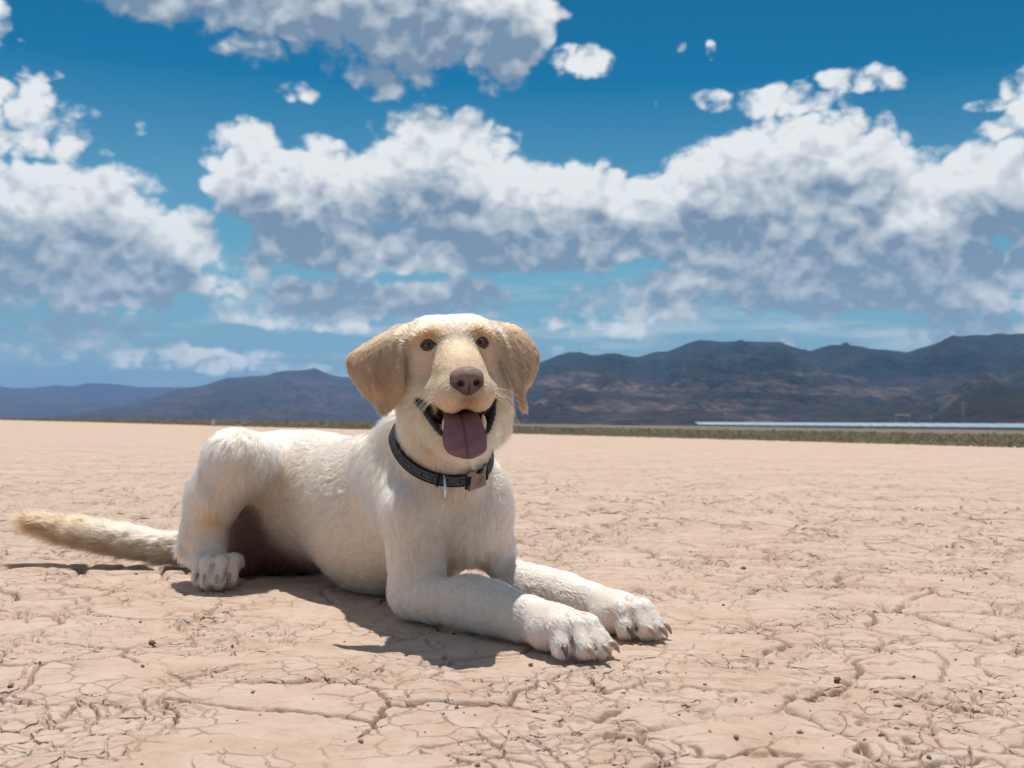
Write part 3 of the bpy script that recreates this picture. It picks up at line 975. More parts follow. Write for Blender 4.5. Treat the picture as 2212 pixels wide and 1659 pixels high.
# far (left) fore limb
RC((-.075, 1.860, .210), (-.055, 1.755, .165), .042, .046, .03, flow=(.1, -.2, -1), reg='chest')
RC((-.053, 1.752, .165), (-.020, 1.776, .058), .047, .040, .010, flow=(0, 0, -1), reg='arm')
RC((-.020, 1.776, .048), (.080, 1.680, .042), .041, .036, .013, flow=_arm, reg='arm')
RC((.080, 1.680, .042), (.122, 1.638, .036), .036, .030, .003, flow=_arm, reg='arm')
RC((.122, 1.638, .036), (.156, 1.600, .033), .030, .030, .004, flow=_arm, reg='paw')
EL((.152, 1.602, .028), (.038, .032, .025), .012, flow=_arm, reg='paw')
RC((-.155, 1.710, .036), (-.142, 1.698, .060), .030, .034, .010, flow=(0, 0, -1), reg='arm')            # elbow point
EL((.022, 1.512, .052), (.020, .026, .014), .008, flow=_arm, reg='arm')                                    # wrist
EL((.116, 1.640, .052), (.019, .026, .014), .008, flow=_arm, reg='arm')
RC((-.225, 1.800, .255), (-.190, 1.725, .170), .022, .030, .014, flow=(.1, -.2, -1), reg='chest')        # shoulder blade
# toes of the fore paws: base -> knuckle -> tip
GROOVES = []
TOES = []                                            # tip position, direction, for the claws
for base, tips in (((.052, 1.488), ((.068, 1.419, .016), (.096, 1.414, .017), (.114, 1.424, .0165), (.123, 1.449, .015))),
                   ((.143, 1.616), ((.164, 1.556, .016), (.190, 1.552, .017), (.204, 1.560, .0165), (.210, 1.583, .015)))):
    prev = None
    for i, (tx, ty, tr) in enumerate(tips):
        bx = base[0] + (tx - base[0]) * .30; by = base[1] + (ty - base[1]) * .30
        mx = base[0] + (tx - base[0]) * .70; my = base[1] + (ty - base[1]) * .70
        RC((bx, by, .040), (mx, my, .038), .018, .0155, .006, flow=_arm, reg='paw')
        RC((mx, my, .038), (tx, ty, .0165), .0155, .0140, .005, flow=nv((tx - mx, ty - my, -.02)), reg='paw')
        TOES.append(((tx, ty, .0165), nv((tx - mx, ty - my, 0)), 'fore', i))
        if prev:
            g0 = ((prev[0] + bx) / 2 + (tx - bx) * .35, (prev[1] + by) / 2 + (ty - by) * .35, .060)
            g1 = ((prev[2] + tx) / 2 + (tx - bx) * .10, (prev[3] + ty) / 2 + (ty - by) * .10, .018)
            GROOVES.append((g0, g1))
        prev = (bx, by, tx, ty)
RC((.098, 1.630, .024), (.104, 1.612, .014), .009, .007, .006, flow=_arm, reg='paw')       # dew claw lobe
RC((-.002, 1.520, .020), (.010, 1.508, .014), .008, .007, .006, flow=_arm, reg='paw')
# near (right) hind limb, knee raised, foot flat
EL((-.455, 2.165, .198), (.070, .078, .078), .04, flow=(-.3, -.1, -1), reg='thigh')
RC((-.470, 2.135, .208), (-.506, 2.040, .222), .066, .058, .02, flow=(-.3, -.1, -1), reg='thigh')
RC((-.506, 2.040, .222), (-.542, 2.040, .170), .058, .049, .025, flow=(-.2, 0, -1), reg='thigh')
RC((-.542, 2.040, .170), (-.564, 2.050, .100), .047, .034, .02, flow=(-.1, 0, -1), reg='shank')
RC((-.566, 2.055, .150), (-.597, 2.078, .066), .035, .023, .015, flow=(-.2, 0, -1), reg='shank')
RC((-.564, 2.050, .100), (-.548, 2.022, .052), .031, .029, .02, flow=(.1, -.2, -1), reg='shank')
RC((-.597, 2.078, .058), (-.548, 2.012, .036), .024, .027, .015, flow=(.5, -.7, -.3), reg='paw')
EL((-.530, 2.000, .028), (.031, .030, .026), .012, flow=(.2, -.9, -.2), reg='paw', M=np.eye(3))
prev = None
for i, (tx, ty, tr) in enumerate(((-.557, 1.980, .0120), (-.537, 1.957, .0140), (-.515, 1.957, .0140), (-.499, 1.980, .0120))):
    mx = -.531 + (tx + .531) * .92
    RC((mx, ty + .035, .044), (mx, ty + .014, .047), .0165, .0145, .006, flow=(0, -1, -.2), reg='paw')
    RC((mx, ty + .014, .046), (tx, ty, .019), .0145, tr, .005, flow=(0, -.5, -1), reg='paw')
    TOES.append(((tx, ty, .021), nv((tx + .53, -1, 0)), 'hind', i))
    if prev:
        GROOVES.append((((prev[0] + tx) / 2, (prev[1] + ty) / 2 + .02, .066), ((prev[0] + tx) / 2, (prev[1] + ty) / 2 - .018, .016)))
    prev = (tx, ty)
# far (left) hind limb, folded out flat on the ground
RC((-.400, 2.260, .110), (-.290, 2.290, .075), .085, .060, .04, flow=(.6, .3, -.5), reg='body')
RC((-.290, 2.290, .070), (-.330, 2.370, .045), .050, .036, .03, flow=(-.3, .6, -.3), reg='body')
RC((-.330, 2.370, .040), (-.230, 2.375, .030), .030, .028, .02, flow=(1, 0, -.2), reg='paw')
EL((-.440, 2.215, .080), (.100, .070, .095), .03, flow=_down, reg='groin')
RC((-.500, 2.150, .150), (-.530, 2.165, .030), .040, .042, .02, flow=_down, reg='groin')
# hollow between the fore limbs, creases where the arms leave the chest
for a_, b_, r_, k_ in (((-.074, 1.640, .045), (-.048, 1.830, .030), .038, .02), ((-.098, 1.618, .120), (-.094, 1.650, .070), .006, .014)):
    fn, lo, hi = cone_fn(a_, b_, r_, r_)
    FD.add(fn, lo, hi, k_, sub=True)
# furrows between the toes
for g0, g1 in GROOVES:
    fn, lo, hi = cone_fn(g0, g1, .0040, .0044)
    FD.add(fn, lo, hi, .003, sub=True)
# tail
TAIL = [(-.480, 2.290, .100, .044), (-.560, 2.290, .062, .032), (-.640, 2.262, .040, .024), (-.700, 2.252, .042, .0225), (-.764, 2.252, .052, .0215), (-.815, 2.258, .060, .0200), (-.864, 2.266, .067, .0180), (-.905, 2.276, .072, .0150), (-.945, 2.286, .078, .0110), (-.985, 2.290, .084, .0060)]
for a, b in zip(TAIL[:-1], TAIL[1:]):
    RC(a[:3], b[:3], a[3], b[3], .003, reg='tail')

# head
_hb = lambda *v: HM @ np.array(v, float)
EL((0, -.066, -.004), (.068, .078, .0500), .02, flow=_hb(0, -1, .0), reg='skull', head=True)
EL((0, -.026, .004), (.050, .036, .035), .02, flow=_hb(0, -1, .6), reg='skull', head=True)
for s in (-1, 1):
    EL((s * .034, -.055, .010), (.033, .055, .0345), .015, flow=_hb(s * .3, -1, .2), reg='skull', head=True)
    EL((s * .035, -.012, .015), (.021, .017, .012), .014, flow=_hb(s * .3, -1, .5), reg='face', head=True)
    EL((s * .042, -.050, -.030), (.033, .050, .048), .025, flow=_hb(s * .5, -1, -.3), reg='face', head=True)
    EL((s * .044, -.055, -.070), (.034, .048, .045), .03, flow=_hb(s * .3, -.8, -.8), reg='cheek', head=True)
RC((0, -.020, -.012), (0, .084, -.0605), .031, .0235, .022, flow=_hb(0, -1, .3), reg='muzzle', head=True)
EL((0, .018, -.036), (.031, .048, .028), .020, flow=_hb(0, -1, .3), reg='muzzle', head=True)
EL((0, .036, -.055), (.0355, .064, .034), .018, flow=_hb(0, -1, 0), reg='muzzle', head=True)
for s in (-1, 1):
    RC((s * .038, .012, -.068), (s * .0195, .075, -.073), .0175, .0205, .014, flow=_hb(s * .6, -1, -.5), reg='muzzle', head=True)
    EL((s * .0185, .074, -.075), (.0185, .034, .0225), .010, flow=_hb(s * .5, -.8, -.6), reg='muzzle', head=True)
    RC((s * .046, -.012, -.096), (s * .020, .052, -.136), .022, .014, .014, flow=_hb(s * .3, -.8, -.8), reg='jaw', head=True)
    # cheek skin behind the mouth corner
    RC((s * .050, -.022, -.074), (s * .048, -.030, -.115), .026, .030, .02, flow=_hb(s * .3, -.6, -.9), reg='cheek', head=True)
RC((0, -.03, -.112), (0, .058, -.143), .040, .016, .02, flow=_hb(0, -.8, -.8), reg='jaw', head=True)
# open mouth
_t = rad(-24)
MR = np.array([[1, 0, 0], [0, math.cos(_t), -math.sin(_t)], [0, math.sin(_t), math.cos(_t)]])
MOUTH = ell_fn(hw((0, .050, -.112)), (.0385, .060, .0175), HM @ MR)
FD.add(MOUTH[0], MOUTH[1], MOUTH[2], .008, sub=True)
for c in ((-.056, .004, -.079), (.050, .006, -.079)):
    fn, lo, hi = cone_fn(hw(c), hw((c[0] * .35, .058, -.112)), .0055, .013)
    FD.add(fn, lo, hi, .006, sub=True)
# eye hollows
EYES = [(-.0372, .0005, 0.0), (.0372, .0005, 0.0)]
for e in EYES:
    fn, lo, hi = ell_fn(hw(e), (.0118, .0122, .0064), HM)
    FD.add(fn, lo, hi, .003, sub=True)
# ears
for E in (EAR_L, EAR_R):
    fn, lo, hi = tri_fn(ear_tris(E), .0042)
    FD.add(fn, lo, hi, .006, info=(_hb(np.sign(E[5][1][0]) * .15, .15, -1), 'ear'))

BV, BQ = surface_nets(FD.F, FD.lo, FD.h)
FD.F = None


def laplace(V, Q, it, lam=.5):
    e = np.vstack([Q[:, [0, 1]], Q[:, [1, 2]], Q[:, [2, 3]], Q[:, [3, 0]]])
    n = len(V)
    deg = np.bincount(e.ravel(), minlength=n).astype(float)
    for _ in range(it):
        s = np.stack([np.bincount(e[:, 0], V[e[:, 1], k], n) + np.bincount(e[:, 1], V[e[:, 0], k], n) for k in range(3)], 1)
        V = V + lam * (s / deg[:, None] - V)
    return V


BV = laplace(BV, BQ, 1, .6)
# keep the belly and the feet on the ground
BV[:, 2] = np.maximum(BV[:, 2], .0005)


def vertex_normals(V, Q):
    n = np.cross(V[Q[:, 2]] - V[Q[:, 0]], V[Q[:, 3]] - V[Q[:, 1]])
    N = np.zeros_like(V)
    for k in range(4):
        for c in range(3):
            N[:, c] += np.bincount(Q[:, k], n[:, c], len(V))
    return N / np.maximum(np.linalg.norm(N, axis=1), 1e-9)[:, None]


REGS = ['body', 'neck', 'chest', 'arm', 'paw', 'thigh', 'shank', 'groin', 'tail', 'skull', 'face', 'cheek', 'muzzle', 'jaw', 'ear']


def regions(P):
    """blended coat flow and region weights at surface points"""
    n = len(P); D = np.full((n, len(FD.prims)), 9., np.float32)
    for i, (fn, info) in enumerate(FD.prims):
        D[:, i] = fn(P)
    W = np.exp(-(D - D.min(1)[:, None]) / .009); W /= W.sum(1)[:, None]
    flow = W @ np.array([f for _, (f, r) in FD.prims])
    R = np.zeros((n, len(REGS)))
    for i, (_, (f, r)) in enumerate(FD.prims):
        R[:, REGS.index(r)] += W[:, i]
    return flow, R


def seg_dist(P, pts):
    best = np.full(len(P), 9.)
    pts = np.array(pts, float)
    for a, b in zip(pts[:-1], pts[1:]):
        ab = b - a; t = np.clip(((P - a) @ ab) / (ab @ ab), 0, 1)
        best = np.minimum(best, np.linalg.norm(P - a - t[:, None] * ab, axis=1))
    return best


def gauss(P, c, s):
    return np.exp(-np.sum(((P - np.array(c)) / np.array(s)) ** 2, 1))


def mixc(c, w, col):
    w = np.clip(w, 0, 1)[:, None]
    return c * (1 - w) + np.array(col) * w


def bare_mask(P):
    """1 where the skin is bare: lips, mouth, eye rims, under the nose"""
    h = hl(P)
    hs = h * np.array([np.where(True, 1, 1), 1, 1])
    ha = np.abs(h[:, 0])
    q = np.stack([ha, h[:, 1], h[:, 2]], 1)
    mouth = MOUTH[0](P)
    lips = seg_dist(q, [(.050, .000, -.078), (.043, .022, -.100), (.030, .048, -.122), (.018, .066, -.132)])
    m = np.maximum(sstep(.0035, .0005, mouth), sstep(.0085, .0055, lips))
    nose = np.linalg.norm((h - np.array((0, .106, -.055))) / np.array((.024, .02, .02)), axis=1)
    m = np.maximum(m, sstep(1.0, .85, nose))
    near = (np.linalg.norm(h - np.array((0, .04, -.09)), axis=1) < .13)
    m = m * near
    for e in EYES:
        d = np.linalg.norm((h - np.array(e) + np.array((np.sign(e[0]) * .001, 0, 0))) / np.array((.0124, .025, .0052)), axis=1)
        m = np.maximum(m, sstep(1.0, .85, d))
    return m


def coat_color(P, R):
    c = np.tile(np.array((.912, .864, .812)), (len(P), 1))
    r = {k: R[:, i] for i, k in enumerate(REGS)}
    c = mixc(c, (r['arm'] + r['paw']) * .75, (.928, .908, .885))
    c = mixc(c, (r['thigh'] + r['chest']) * .5, (.928, .902, .868))
    c = mixc(c, (r['face'] + r['muzzle']) * .70, (.885, .785, .645))
    c = mixc(c, r['neck'] * .5, (.905, .845, .755))
    c = mixc(c, r['jaw'] * .8 + r['cheek'] * .8, (.905, .825, .700))
    c = mixc(c, r['skull'] * .6, (.925, .890, .835))
    c = mixc(c, r['ear'] * .9, (.685, .585, .490))
    h = hl(P)
    on = (R[:, REGS.index('skull'):].sum(1))
    for s in (-1, 1):
        c = mixc(c, .85 * gauss(h, (s * .034, -.002, .013), (.020, .03, .010)) * on, (.745, .565, .385))       # brow
        c = mixc(c, .5 * gauss(h, (s * .030, .010, -.022), (.020, .03, .020)) * on, (.83, .695, .545))         # beside the nose
        c = mixc(c, .6 * gauss(h, (s * .056, -.01, .004), (.010, .03, .012)) * on, (.81, .67, .50))
    c = mixc(c, .65 * gauss(h, (0, .05, -.03), (.017, .045, .018)) * on, (.83, .695, .545))                     # bridge
    c = mixc(c, .7 * gauss(h, (0, .090, -.030), (.016, .014, .012)) * on, (.66, .53, .42))
    c = mixc(c, .75 * gauss(h, (0, .100, -.080), (.018, .02, .013)) * on, (.56, .47, .41))                    # grey under the nose
    c = mixc(c, .75 * gauss(P, (-.545, 2.0, .125), (.022, .06, .018)), (.84, .71, .55))
    c = mixc(c, .6 * gauss(P, (-.595, 2.05, .075), (.018, .06, .025)), (.84, .71, .55))
    t = np.clip((-P[:, 0] - .70) / .26, 0, 1)
    under = np.clip(.75 - (P[:, 2] - .060) / .05, .70, 1)
    c = mixc(c, r['tail'] * (.35 + .65 * t) * under, (.65, .53, .415))
    c = mixc(c, r['groin'] * .95, (.42, .335, .32))  # dark skin tone plus shade of the groin hollow, painted into the coat
    return c


def skin_color(P, R):
    c = coat_color(P, R) ** 2.2 * np.array((.85, .80, .76))
    h = hl(P)
    c = mixc(c, bare_mask(P), (.022, .017, .016))
    return c


BN = vertex_normals(BV, BQ)
BFLOW, BREG = regions(BV)
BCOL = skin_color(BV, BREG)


def m_skin(nt):
    at = nt.node('ShaderNodeVertexColor', layer_name='tint')
    geo = nt.node('ShaderNodeNewGeometry')
    n = nt.noise(geo.outputs['Position'], 260, 3, .6)
    col = nt.mix(nt.m('MULTIPLY', n, .35), at.outputs[0], (.55, .45, .36, 1), 'MULTIPLY')
    return principled(nt, col, .62, nt.bump(n, .25, .002), spec=.35)


M_SKIN = material('dog_skin', m_skin)
dog = empty('dog', (-.22, 1.9, 0), 'cream white dog with tan ears lying on cracked ground, tongue hanging out', 'dog')
bpy.context.view_layer.update()


def dog_part(name, V, Q, mat, parent=None, colors=None, smooth=True):
    V = np.asarray(V, float) - np.array(dog.location)
    o = mesh_obj(name, V, Q, mat, parent or dog, smooth, colors)
    return o


body = dog_part('body', BV, BQ, M_SKIN, colors=BCOL)
# ------------------------------------------------------------------ dog: eyes, nose, tongue, teeth, claws, whiskers
def m_eye(nt):
    tc = nt.node('ShaderNodeTexCoord')
    x, y, z = nt.sep(tc.outputs['Object'])
    r = nt.m('SQRT', nt.m('ADD', nt.m('MULTIPLY', x, x), nt.m('MULTIPLY', z, z)))
    n = nt.noise(tc.outputs['Object'], 900, 3)
    iris = nt.mix(nt.ramp(nt.m('ADD', r, nt.m('MULTIPLY', n, .002)), .003, .0065), (.19, .12, .07, 1), (.09, .052, .03, 1))
    col = nt.mix(nt.ramp(r, .0027, .0033), (.004, .004, .004, 1), iris)
    col = nt.mix(nt.ramp(r, .0070, .0080), col, (.05, .035, .03, 1))
    return principled(nt, col, .10, spec=.35)


def m_lid(nt):
    at = nt.node('ShaderNodeVertexColor', layer_name='tint')
    return principled(nt, at.outputs[0], .5, spec=.4)


def m_nose(nt):
    tc = nt.node('ShaderNodeTexCoord')
    at = nt.node('ShaderNodeVertexColor', layer_name='tint')
    v = nt.voronoi(tc.outputs['Object'], 850, 'DISTANCE_TO_EDGE')
    n = nt.noise(tc.outputs['Object'], 420, 4)
    col = nt.mix(nt.m('MULTIPLY', n, .5), at.outputs[0], (.55, .42, .40, 1), 'MULTIPLY')
    return principled(nt, col, .42, nt.bump(nt.ramp(v, 0, .25), .6, .0006), spec=.4)


def m_tongue(nt):
    tc = nt.node('ShaderNodeTexCoord')
    at = nt.node('ShaderNodeVertexColor', layer_name='tint')
    n = nt.noise(tc.outputs['Object'], 900, 3)
    n2 = nt.noise(tc.outputs['Object'], 90, 3)
    col = nt.mix(nt.m('MULTIPLY', n2, .35), at.outputs[0], (.5, .4, .45, 1), 'MULTIPLY')
    return principled(nt, col, .27, nt.bump(n, .5, .0008), spec=.5, Subsurface_Weight=.12, Subsurface_Radius=(.004, .002, .002))


M_EYE = material('eye', m_eye); M_LID = material('eyelid', m_lid)
M_NOSE = material('nose_leather', m_nose); M_TONGUE = material('tongue_flesh', m_tongue)
M_TOOTH = material('tooth', lambda nt: principled(nt, (.72, .60, .45), .35))


def m_claw(nt):
    tc = nt.node('ShaderNodeTexCoord')
    at = nt.node('ShaderNodeVertexColor', layer_name='tint')
    n = nt.noise(tc.outputs['Object'], 300, 3)
    return principled(nt, nt.mix(nt.m('MULTIPLY', n, .5), at.outputs[0], (.5, .42, .36, 1), 'MULTIPLY'), .4)


M_CLAW = material('claw', m_claw)


def sphere_geo(n=24, m=16):
    V = []; Q = []
    for i in range(m + 1):
        ph = math.pi * i / m
        for j in range(n):
            th = 2 * math.pi * j / n
            V.append((math.sin(ph) * math.cos(th), math.cos(ph), math.sin(ph) * math.sin(th)))
    for i in range(m):
        for j in range(n):
            Q.append((i * n + j, i * n + (j + 1) % n, (i + 1) * n + (j + 1) % n, (i + 1) * n + j))
    return np.array(V), np.array(Q)


DL = np.array(dog.location)
for e in EYES:
    V, Q = sphere_geo()
    gz = np.array((.0, .999, .03))                      # looks at the camera
    o = mesh_obj('eye', V * .0115, Q, M_EYE, dog)
    c = hw(e) - DL
    look = nv(np.array((0, 0, .34)) - hw(e))
    zax = nv(HZ - look * (HZ @ look)); xax = np.cross(look, zax)
    o.matrix_local = Matrix(((xax[0], look[0], zax[0], c[0]), (xax[1], look[1], zax[1], c[1]), (xax[2], look[2], zax[2], c[2]), (0, 0, 0, 1)))
    # eyelids: a spherical shell with an almond opening
    s = np.sign(e[0])
    NA, NR = 48, 9
    LV = []; LC = []; LQ = []
    for j in range(NA):
        a = 2 * math.pi * j / NA
        ca, sa = math.cos(a), math.sin(a)
        # almond half-angles in radians; the outer corner is a little lower
        ox = .92 * ca
        oz = (.27 if sa > 0 else .31) * sa * (1 - .40 * abs(ca) ** 2.0) - .02 * ca * s
        for i in range(NR):
            t = i / (NR - 1)
            ax, az = ox * (1 + .26 * t), oz * (1 + .36 * t) + .06 * t * sa
            d = np.array((math.sin(ax) * math.cos(az), math.cos(ax) * math.cos(az), math.sin(az)))
            rr = .0117 + .0010 * math.sin(math.pi * min(1, t * 1.6) * .5) - .0012 * max(0, t - .6)
            p = hw(e) + rr * (xax * d[0] + look * d[1] + zax * d[2])
            LV.append(p)
            k = min(1, max(0, (t - .50) / .3))
            rim = np.array((.010, .008, .008)); fur = np.array((.20, .125, .07))
            LC.append(rim * (1 - k) + fur * k)
    for j in range(NA):
        for i in range(NR - 1):
            a, b = j * NR + i, ((j + 1) % NA) * NR + i
            LQ.append((a, b, b + 1, a + 1))
    dog_part('eyelid', LV, LQ, M_LID, colors=np.array(LC))

# nose leather as its own small field
NF = Field(hw((0, .105, -.055)) - .042, hw((0, .105, -.055)) + .042, .0011)


def nel(c, r, k=.006, sub=False, M=HM):
    fn, lo, hi = ell_fn(hw(c), r, M); NF.add(fn, lo, hi, k, sub)


nel((0, .098, -.0490), (.0205, .022, .0125))
nel((0, .106, -.0555), (.0130, .0170, .0150))
for s in (-1, 1):
    nel((s * .0125, .101, -.0560), (.0105, .0165, .0125))
nel((0, .104, -.0680), (.0110, .0130, .0085))
for s in (-1, 1):
    nel((s * .0105, .1185, -.0600), (.0046, .010, .0040), .0025, True)
    fn, lo, hi = cone_fn(hw((s * .0130, .118, -.0615)), hw((s * .0195, .112, -.0635)), .0026, .0018)
    NF.add(fn, lo, hi, .002, True)
fn, lo, hi = cone_fn(hw((0, .1235, -.0600)), hw((0, .1165, -.0790)), .0012, .0014)
NF.add(fn, lo, hi, .0012, True)
NV_, NQ_ = surface_nets(NF.F, NF.lo, NF.h)
NV_ = laplace(NV_, NQ_, 1)
hN = hl(NV_)
nc = np.tile(np.array((.29, .185, .155)), (len(NV_), 1))
nc = mixc(nc, sstep(-.058, -.072, hN[:, 2]) * .8, (.075, .055, .05))
nc = mixc(nc, sstep(.019, .024, np.abs(hN[:, 0])) * .8, (.03, .025, .025))
nc = mixc(nc, sstep(.010, .0165, np.abs(hN[:, 0])) * sstep(-.056, -.061, hN[:, 2]) * .7, (.04, .03, .03))
for s in (-1, 1):
    nc = mixc(nc, gauss(hN, (s * .0110, .1150, -.0602), (.0055, .012, .005)), (.006, .005, .005))
nc = mixc(nc, gauss(hN, (0, .122, -.070), (.0018, .02, .012)), (.012, .01, .01))
dog_part('nose', NV_, NQ_, M_NOSE, colors=nc)

# tongue
TP = np.array([(0, .000, -.105, .020), (0, .030, -.104, .0215), (0, .055, -.106, .0225), (0, .072, -.113, .0235), (0, .082, -.123, .0255), (0, .088, -.136, .0280), (0, .091, -.148, .0275), (0, .092, -.157, .0235), (0, .0915, -.1625, .0150), (0, .0910, -.1640, .0060)])


def resample(P, n):
    t = np.linspace(0, len(P) - 1, n); i = np.clip(t.astype(int), 0, len(P) - 2); f = (t - i)[:, None]
    p0 = P[np.maximum(i - 1, 0)]; p1 = P[i]; p2 = P[i + 1]; p3 = P[np.minimum(i + 2, len(P) - 1)]
    return .5 * (2 * p1 + (p2 - p0) * f + (2 * p0 - 5 * p1 + 4 * p2 - p3) * f ** 2 + (3 * p1 - p0 - 3 * p2 + p3) * f ** 3)


TS = resample(TP, 44)
NX = 23; TV = []; TC = []
for side in (0, 1):
    for i, (x0, y0, z0, w) in enumerate(TS):
        tg = TS[min(i + 1, 43)] - TS[max(i - 1, 0)]
        tn = nv((0, -tg[2], tg[1])) if False else nv((0, tg[2] * -1, tg[1]))
        for j in range(NX):
            q = -1 + 2 * j / (NX - 1)
            edge = math.sqrt(max(0, 1 - abs(q) ** 3.2))
            th = .0032 * edge
            groove = -.0030 * math.exp(-(q / .10) ** 2) * min(1, i / 12) * (1 - i / 60) + .0012 * math.cos(q * 2.2)
            curl = .0045 * q * q * math.sin(i * .16)
            wob = .0012 * math.sin(i * .7 + q * 3)
            off = (th if side == 0 else -th) + (groove if side == 0 else 0) + curl
            xx = -.0065 + .005 * (i / 43) ** 2 + q * w * 1.07 * (1 + .012 * math.sin(i * .35 + (1.3 if q > 0 else 0)))
            lc = np.array((xx, y0, z0 + .004)) + tn * off
            lc = lc + np.array((0, wob * .4, 0))
            TV.append(hw(lc))
            e = abs(q)
            c = np.array((.205, .092, .112)) * (1 - .55 * math.exp(-(q / .05) ** 2) * (i > 6)) * (.55 + .45 * min(1, i / 16))
            c = c * (1 - .0 * e) + np.array((.10, .045, .05)) * max(0, e - .75) * 1.2
            TC.append(c)
TQ = []
ns = len(TS)
for side in (0, 1):
    for i in range(ns - 1):
        for j in range(NX - 1):
            a = side * ns * NX + i * NX + j
            f = (a, a + 1, a + NX + 1, a + NX)
            TQ.append(f if side == 0 else f[::-1])
for i in range(ns - 1):
    for j in (0, NX - 1):
        a, b = i * NX + j, ns * NX + i * NX + j
        TQ.append((a, a + NX, b + NX, b) if j == 0 else (a, b, b + NX, a + NX))
for j in range(NX - 1):
    a = (ns - 1) * NX + j; b = ns * NX + a
    TQ.append((a, a + 1, b + 1, b))
dog_part('tongue', TV, TQ, M_TONGUE, colors=np.array(TC))

# lower canines and gum, lower lips
for s in (-1, 1):
    pts = [hw((s * .0265, .050, -.122)), hw((s * .0275, .053, -.114)), hw((s * .0270, .055, -.107)), hw((s * .0262, .056, -.103))]
    V, Q = tube(pts, [.0042, .0040, .0028, .0006], 10)
    dog_part('tooth', V, Q, M_TOOTH)
M_GUM = material('gum', lambda nt: principled(nt, (.42, .20, .16), .35, nt.bump(nt.noise(nt.node('ShaderNodeTexCoord').outputs['Object'], 200), .3, .002)))
M_LIP = material('lip', lambda nt: principled(nt, (.020, .015, .014), .5, nt.bump(nt.noise(nt.node('ShaderNodeTexCoord').outputs['Object'], 320, 3), .6, .002), spec=.5))
V, Q = tube([hw(p) for p in ((-.040, .018, -.112), (-.034, .036, -.119), (-.026, .050, -.126), (-.012, .060, -.131), (.012, .060, -.131), (.026, .050, -.126), (.034, .036, -.119), (.040, .018, -.112))], .006, 8)
dog_part('gum', V, Q, M_GUM)
for s in (-1, 1):
    cx = .057 if s < 0 else .051
    P = resample(np.array([(s * cx, .000, -.0770), (s * (cx - .002), .010, -.0860), (s * .046, .024, -.1010), (s * .039, .038, -.1150), (s * .030, .052, -.1285), (s * .016, .064, -.1370)]), 40)
    k = np.arange(40)
    scal = (.0009 * np.sin(k * 1.9) * (k > 14)) if s > 0 else .0003 * np.sin(k * 1.3)
    V, Q = tube([hw(p) for p in P], .0032 + scal + .0012 * np.sin(k / 39 * math.pi), 10)
    dog_part('lip', V, Q, M_LIP)

# claws
for (p, d, kind, i) in TOES:
    p = np.array(p); d3 = np.array(d)
    Ln = .017 if kind == 'fore' else .011
    up0 = .001 if kind == 'fore' else .004
    st = p + d3 * .0080 + np.array((0, 0, up0))
    pts = [st, st + d3 * Ln * .38 + np.array((0, 0, .0012)), st + d3 * Ln * .72 + np.array((0, 0, -.0035)), st + d3 * Ln * .95 + np.array((0, 0, -.0110))]
    pts = resample(np.array(pts), 9)
    pts[:, 2] = np.maximum(pts[:, 2], .0025)
    V, Q = tube(pts, np.array([.0046, .0048, .0047, .0045, .0041, .0035, .0028, .0019, .0008]) * (1 if kind == 'fore' else .8), 8)
    dark = kind == 'fore' and i == 0
    c = np.tile(np.array((.13, .10, .085) if dark else (.50, .36, .26)), (len(V), 1))
    dog_part('claw', V, Q, M_CLAW, colors=c)

# whiskers
M_WHISK = material('whisker', lambda nt: principled(nt, (.80, .76, .68), .35))
WG = []
for s in (-1, 1):
    for k in range(9):
        a = hw((s * (.030 + .003 * (k % 3)), .062 + .008 * (k // 3) - .004 * (k % 2), -.068 - .006 * (k % 3)))
        side = s * (.034 + .022 * RNG.random()); dn = -.020 - .045 * RNG.random(); bk = -.020 * RNG.random()
        pts = [a + HM @ np.array((side * t, bk * t + .004 * math.sin(t * 3), dn * t * t + .008 * t)) for t in np.linspace(0, 1, 7)]
        WG.append(tube(pts, np.linspace(.00035, .00008, 7), 4, cap=False))
V, Q = join_geo(WG)
tag(dog_part('whisker', V, Q, M_WHISK), kind='stuff')

# ------------------------------------------------------------------ collar (a thing of its own)
CC = np.array((-.104, 1.675, .262))
CN = nv((.16, -.52, .84))
CX = nv(np.array((1., 0, 0)) - CN * CN[0]); CY = np.cross(CN, CX)          # CY points up/back


def neck_radius(ang):
    """distance from the collar axis to the neck surface in a direction, from the body mesh"""
    q = BV - CC
    hgt = q @ CN; xx = q @ CX; yy = q @ CY
    r = np.hypot(xx, yy); a = np.arctan2(yy, xx)
    out = []
    for t in ang:
        d = np.abs((a - t + math.pi) % (2 * math.pi) - math.pi)
        m = (d < .09) & (np.abs(hgt) < .008) & (r < .084)
        out.append(np.percentile(r[m], 80) if m.any() else np.nan)
    out = np.array(out)
    bad = np.isnan(out)
    if bad.any(): out[bad] = np.interp(np.flatnonzero(bad), np.flatnonzero(~bad), out[~bad])
    k = np.ones(9) / 9
    return np.convolve(np.concatenate([out[-4:], out, out[:4]]), k, 'valid')


ANG = np.linspace(-math.pi, math.pi, 145)[:-1]
CR = neck_radius(ANG) + .0050


def collar_point(a, h, out=0.0):
    r = np.interp((a + math.pi) % (2 * math.pi) - math.pi, np.append(ANG, math.pi), np.append(CR, CR[0])) + out
    return CC + CX * (r * math.cos(a)) + CY * (r * math.sin(a)) + CN * h


